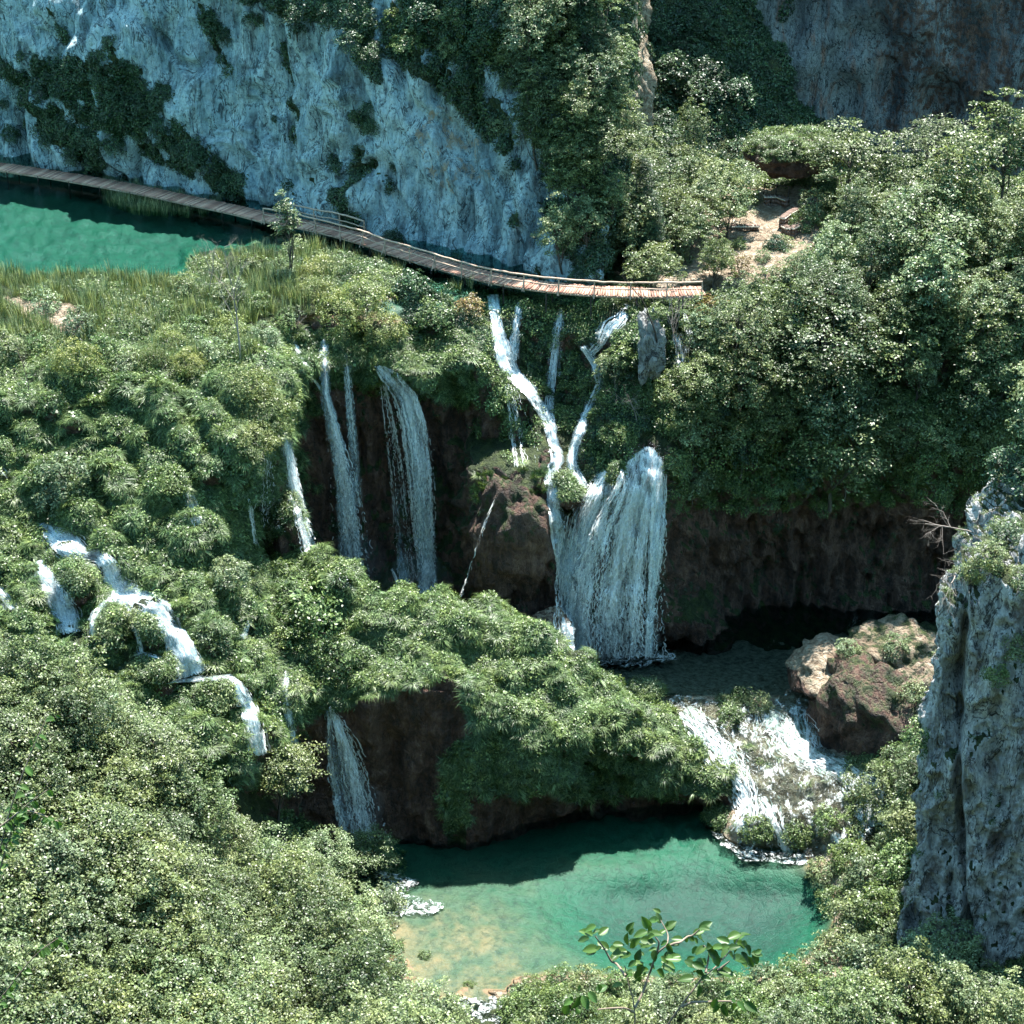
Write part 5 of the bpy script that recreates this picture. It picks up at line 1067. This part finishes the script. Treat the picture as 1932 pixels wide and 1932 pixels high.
# bare wood
BW = [(0, 452, 690, 1.5, 0, 'tall bare forked sapling rising from the reed terrace'), (2, 112, 690, .8, 1, 'thin dark dead stem in the reeds at the left'), (2, 346, 650, .45, 2, 'short broken dead stem among the reeds'), (0, 395, 560, .8, 4, 'dry twiggy shrub at the lake shore'), (2, 60, 765, .7, 3, 'leaning dead stem on the left hillside'), (1, 560, 640, .7, 5, 'grey tangle of twigs at the brow above the falls'),
      (0, 1290, 700, 1.2, 2, 'pale leaning dead trunk beside the pale pinnacle'), (1, 1200, 800, 1.0, 1, 'bleached branches hanging above the big fall'), (3, 1160, 740, .9, 3, 'grey twigs over the narrow bent fall'), (1, 1265, 640, 1.0, 0, 'upright bare twigs under the footbridge end'), (2, 1240, 640, 1.1, 5, 'thin bare stem crossing the footbridge rail')]
for i, x, y, s, rz, lb in BW:
    h, _ = hit(x, y)
    if h is not None: add_bare(i, h, s, rz, lb, tilt=(0, .35 if '1290' in str(x) else .08))
for i, x, y, s, rz, tl, lb in [(1, 1830, 1000, 1.1, 0, (.1, -1.15), 'bare branches reaching left over the dark cave, upper'), (3, 1805, 1075, 1.3, 1, (0, -1.35), 'bare branches reaching left over the dark cave, lower'), (3, 1700, 1440, 1.2, 2, (0, -.7), 'bare grey shrub against the huge tan boulder'), (1, 1720, 1380, .8, 2, (0, -.5), 'bare twigs beside the pinkish boulder'),
                           (3, 1560, 850, 1.3, 4, (2.3, .2), 'twiggy branch hanging down over the cave wall'), (0, 1450, 850, .8, 2, (2.4, -.2), 'thin dry branch drooping before the cave wall'), (3, 1530, 1790, .5, 1, (0, -.9), 'dry brown twigs lying at the water edge'), (3, 1600, 1200, .6, 1, (0, -.1), 'bare twig shrub on the sunlit rock shelf')]:
    h, _ = hit(x, y)
    if h is not None: add_bare(i, h + [0, -.2, 0], s, rz, lb, tilt=tl)
# ---------------------------------------------------------------- saplings close to the viewpoint
def leaf_shape(L, Wd, seed, ser=9):
    """toothed leaf with midrib fold and side veins"""
    r = np.random.default_rng(seed); n = ser * 2 + 1; V = []; F = []
    for k in range(n):
        u = k / (n - 1); w = Wd * .5 * math.sin(math.pi * u ** .8) ** .75 * (1 + (.10 if k % 2 else -.06)); z = -.18 * L * u * u; rip = .018 * L * (1 if k % 2 else -1)
        V += [(u * L, -w, z + w * .45 + rip), (u * L, -w * .5, z + w * .2 + rip), (u * L, 0, z), (u * L, w * .5, z + w * .2 + rip), (u * L, w, z + w * .45 + rip)]
    for k in range(n - 1):
        for j in range(4): a = k * 5 + j; F.append((a, a + 5, a + 6, a + 1))
    return np.array(V), np.array(F)
M['near_leaf'] = leaf_mat('sapling_leaf', (.040, .075, .018), (.075, .135, .03), (.14, .20, .06), .42, .42, sc=4)
M['stem'] = plain_mat('young_stem', (.12, .085, .06), (.26, .20, .15), 20, .7)
def sapling(name, label, stems, D0, leaves, L=.056):
    """stems: lists of (x, y, ddepth); leaves: (x, y, dd, direction in picture, scale)"""
    base = PD(stems[0][0][0], stems[0][0][1], D0 + stems[0][0][2]); g = drop(base[0], base[1], base[2] + 1); root = empty(name, (base[0], base[1], g if g else base[2] - 3)); tag(root, label, 'sapling'); inv = -np.array(root.location)
    for k, st in enumerate(stems):
        P = np.array([PD(a, b, D0 + c) for a, b, c in st])
        if k == 0 or st[0][1] >= 1930: P = np.concatenate([[np.array(root.location) + (P[0] - np.array(root.location)) * [.5, .5, 0] - [0, 0, .1]], P])
        s = np.concatenate([[0], np.cumsum(np.linalg.norm(np.diff(P, axis=0), axis=1))]); q = pchip(s, P, np.linspace(0, s[-1], 30)) + inv
        MB().tube(q, np.linspace(.013 if k == 0 or st[0][1] >= 1930 else .006, .0025, 30), 6).build('stem', M['stem'], root)
    leaves = list(leaves) + [(x + random.gauss(0, 9), y + random.gauss(0, 9), dd + random.gauss(0, .08), an + random.gauss(0, 45), sc * random.uniform(.5, .85)) for x, y, dd, an, sc in leaves if random.random() < .6]
    for k, (x, y, dd, an, sc) in enumerate(leaves):
        V, F = leaf_shape(L * sc, L * sc * .56, k); a = math.radians(an); p = PD(x, y, D0 + dd)
        dx = unit(np.array([math.cos(a), random.gauss(0, .35), math.sin(a)])); up = unit(np.array([random.gauss(0, .45), -.45, 1.0])); dy = unit(np.cross(up, dx)); up = np.cross(dx, dy)
        mesh_obj('leaf', V @ np.array([dx, dy, up]) + p + inv, F, M['near_leaf'], root, smooth=False)
    return root
sub = lambda X, Y: (1054 + X * .2150, 1693 + Y * .2150)     # crop reading of the middle sapling
def seq(L): return [sub(a, b) + (c,) for a, b, c in L]
st = [seq([(670,1130,0),(665,970,0),(625,800,0),(590,680,.05),(580,600,.05)]), seq([(670,970,0),(740,830,.05),(800,660,.1),(860,500,.1),(940,430,.1),(960,340,.15),(895,200,.2)]), seq([(590,690,0),(480,570,.1),(400,450,.1),(320,340,.1)]),
      seq([(660,1010,0),(560,970,-.1),(430,975,-.15),(340,985,-.2)]), seq([(860,500,.1),(880,400,.1),(850,350,.1)]), seq([(960,430,.1),(1040,400,.1),(1150,340,.15),(1270,250,.15)])]
lv = [(300,330,.1,150),(330,250,.1,200),(350,330,.1,20),(270,360,.1,200),(350,450,.1,190),(440,460,.1,160),(450,440,.1,10),(330,480,.1,200),(460,560,.1,30),(600,470,.05,175),(610,420,.05,100),(640,440,.05,60),(640,500,.05,200),(650,600,.05,0),(680,560,.1,70),(690,640,.05,280),(650,690,0,200),(740,580,.1,250),(700,400,.1,150),(720,370,.1,10),
      (780,300,.15,190),(790,320,.15,20),(800,270,.1,120),(880,200,.2,200),(890,230,.2,110),(930,280,.2,30),(960,300,.2,40),(830,400,.1,200),(840,460,.1,270),(960,400,.1,290),(920,520,.1,30),(900,560,.1,-10),(790,640,.1,190),(860,640,.1,-50),(900,610,.1,-10),(1090,370,.15,170),(1130,340,.15,-40),(1180,330,.15,20),(1220,350,.15,-50),(1230,280,.15,25),(1060,420,.1,180),
      (190,860,-.2,240),(210,860,-.2,-60),(260,830,-.2,-40),(330,830,-.2,10),(130,900,-.2,200),(150,950,-.2,-80),(90,940,-.2,250),(560,760,0,170),(690,700,0,260),(600,300,.1,60)]
sapling('alder_sapling', 'leafy alder sapling with toothed leaves rising over the near shore, left one of two', st, 6.0, [(*sub(a, b), c, d, random.uniform(.8, 1.25)) for a, b, c, d in lv])
st = [seq([(930,1150,0),(1000,1050,0),(1080,960,0),(1180,800,.05),(1290,690,.05),(1400,590,.1),(1490,490,.15),(1560,400,.2),(1600,330,.2)]), seq([(1080,960,0),(1180,920,0),(1350,915,0),(1480,910,0),(1560,920,0)]), seq([(1400,590,.1),(1430,520,.1),(1440,460,.1)]), seq([(1290,660,.05),(1310,560,.1),(1320,480,.1),(1270,420,.1)]), seq([(1400,640,.1),(1500,560,.1)])]
lv = [(1600,340,.2,-10),(1590,320,.2,170),(1560,400,.2,-40),(1600,400,.2,-45),(1640,420,.2,-60),(1690,490,.2,-10),(1700,500,.2,-60),(1600,480,.2,-50),(1650,520,.2,-55),(1500,400,.15,170),(1440,440,.1,190),(1480,450,.1,20),(1500,430,.1,200),(1540,450,.1,-80),(1340,480,.1,110),(1350,490,.1,-60),(1290,430,.1,200),(1310,460,.1,-40),(1080,540,.05,170),(1100,560,.05,-20),(1170,580,.05,-10),(1200,590,.05,-10),
      (1240,620,.05,-80),(1250,700,.05,10),(1190,710,.05,180),(1230,770,0,-90),(1350,660,.1,-10),(1400,640,.1,10),(1420,660,.1,-20),(1520,530,.1,-20),(1580,550,.1,-40),(1520,930,0,-70),(1560,920,0,-40),(1630,920,0,-20),(1640,940,0,-50),(1450,930,0,-80),(1380,930,0,-90)]
sapling('alder_sapling', 'alder sapling with a long slanting bare stem before the emerald pool, right one of two', st, 6.0, [(*sub(a, b), c, d, random.uniform(.8, 1.3)) for a, b, c, d in lv])
st = [[(-60,1990,0),(-20,1700,0),(10,1560,0),(50,1440,.1),(90,1350,.2)], [(-40,1800,0),(0,1640,0),(40,1530,0),(90,1490,0)], [(-40,1960,0),(20,1860,0),(80,1790,0),(110,1770,0)], [(0,1560,0),(50,1530,0),(110,1550,0)]]
lv = []
for s_ in st:
    for k in range(26):
        u = random.random() ** .8 * (len(s_) - 1.01); i = int(u); f = u - i; lv.append((s_[i][0] * (1 - f) + s_[i + 1][0] * f, s_[i][1] * (1 - f) + s_[i + 1][1] * f, s_[i][2] + random.gauss(0, .05), random.choice([-40, -60, 20, 200, 220, -20, -80]), random.uniform(.6, .95)))
sapling('hornbeam_sapling', 'drooping leafy branches entering at the left picture edge', st, 7.5, lv)
# clumps near the saplings' feet stay below the picture
P, N = sample('viewpoint_bank', 1500, lambda P, N, x, y, C: (abs(P[..., 0]) < 30) * (P[..., 1] > 0) * 1.0); scatter_obj('bank_undergrowth', 'herb', P, upn(N, .6), rng.uniform(.6, 1.1, len(P)))
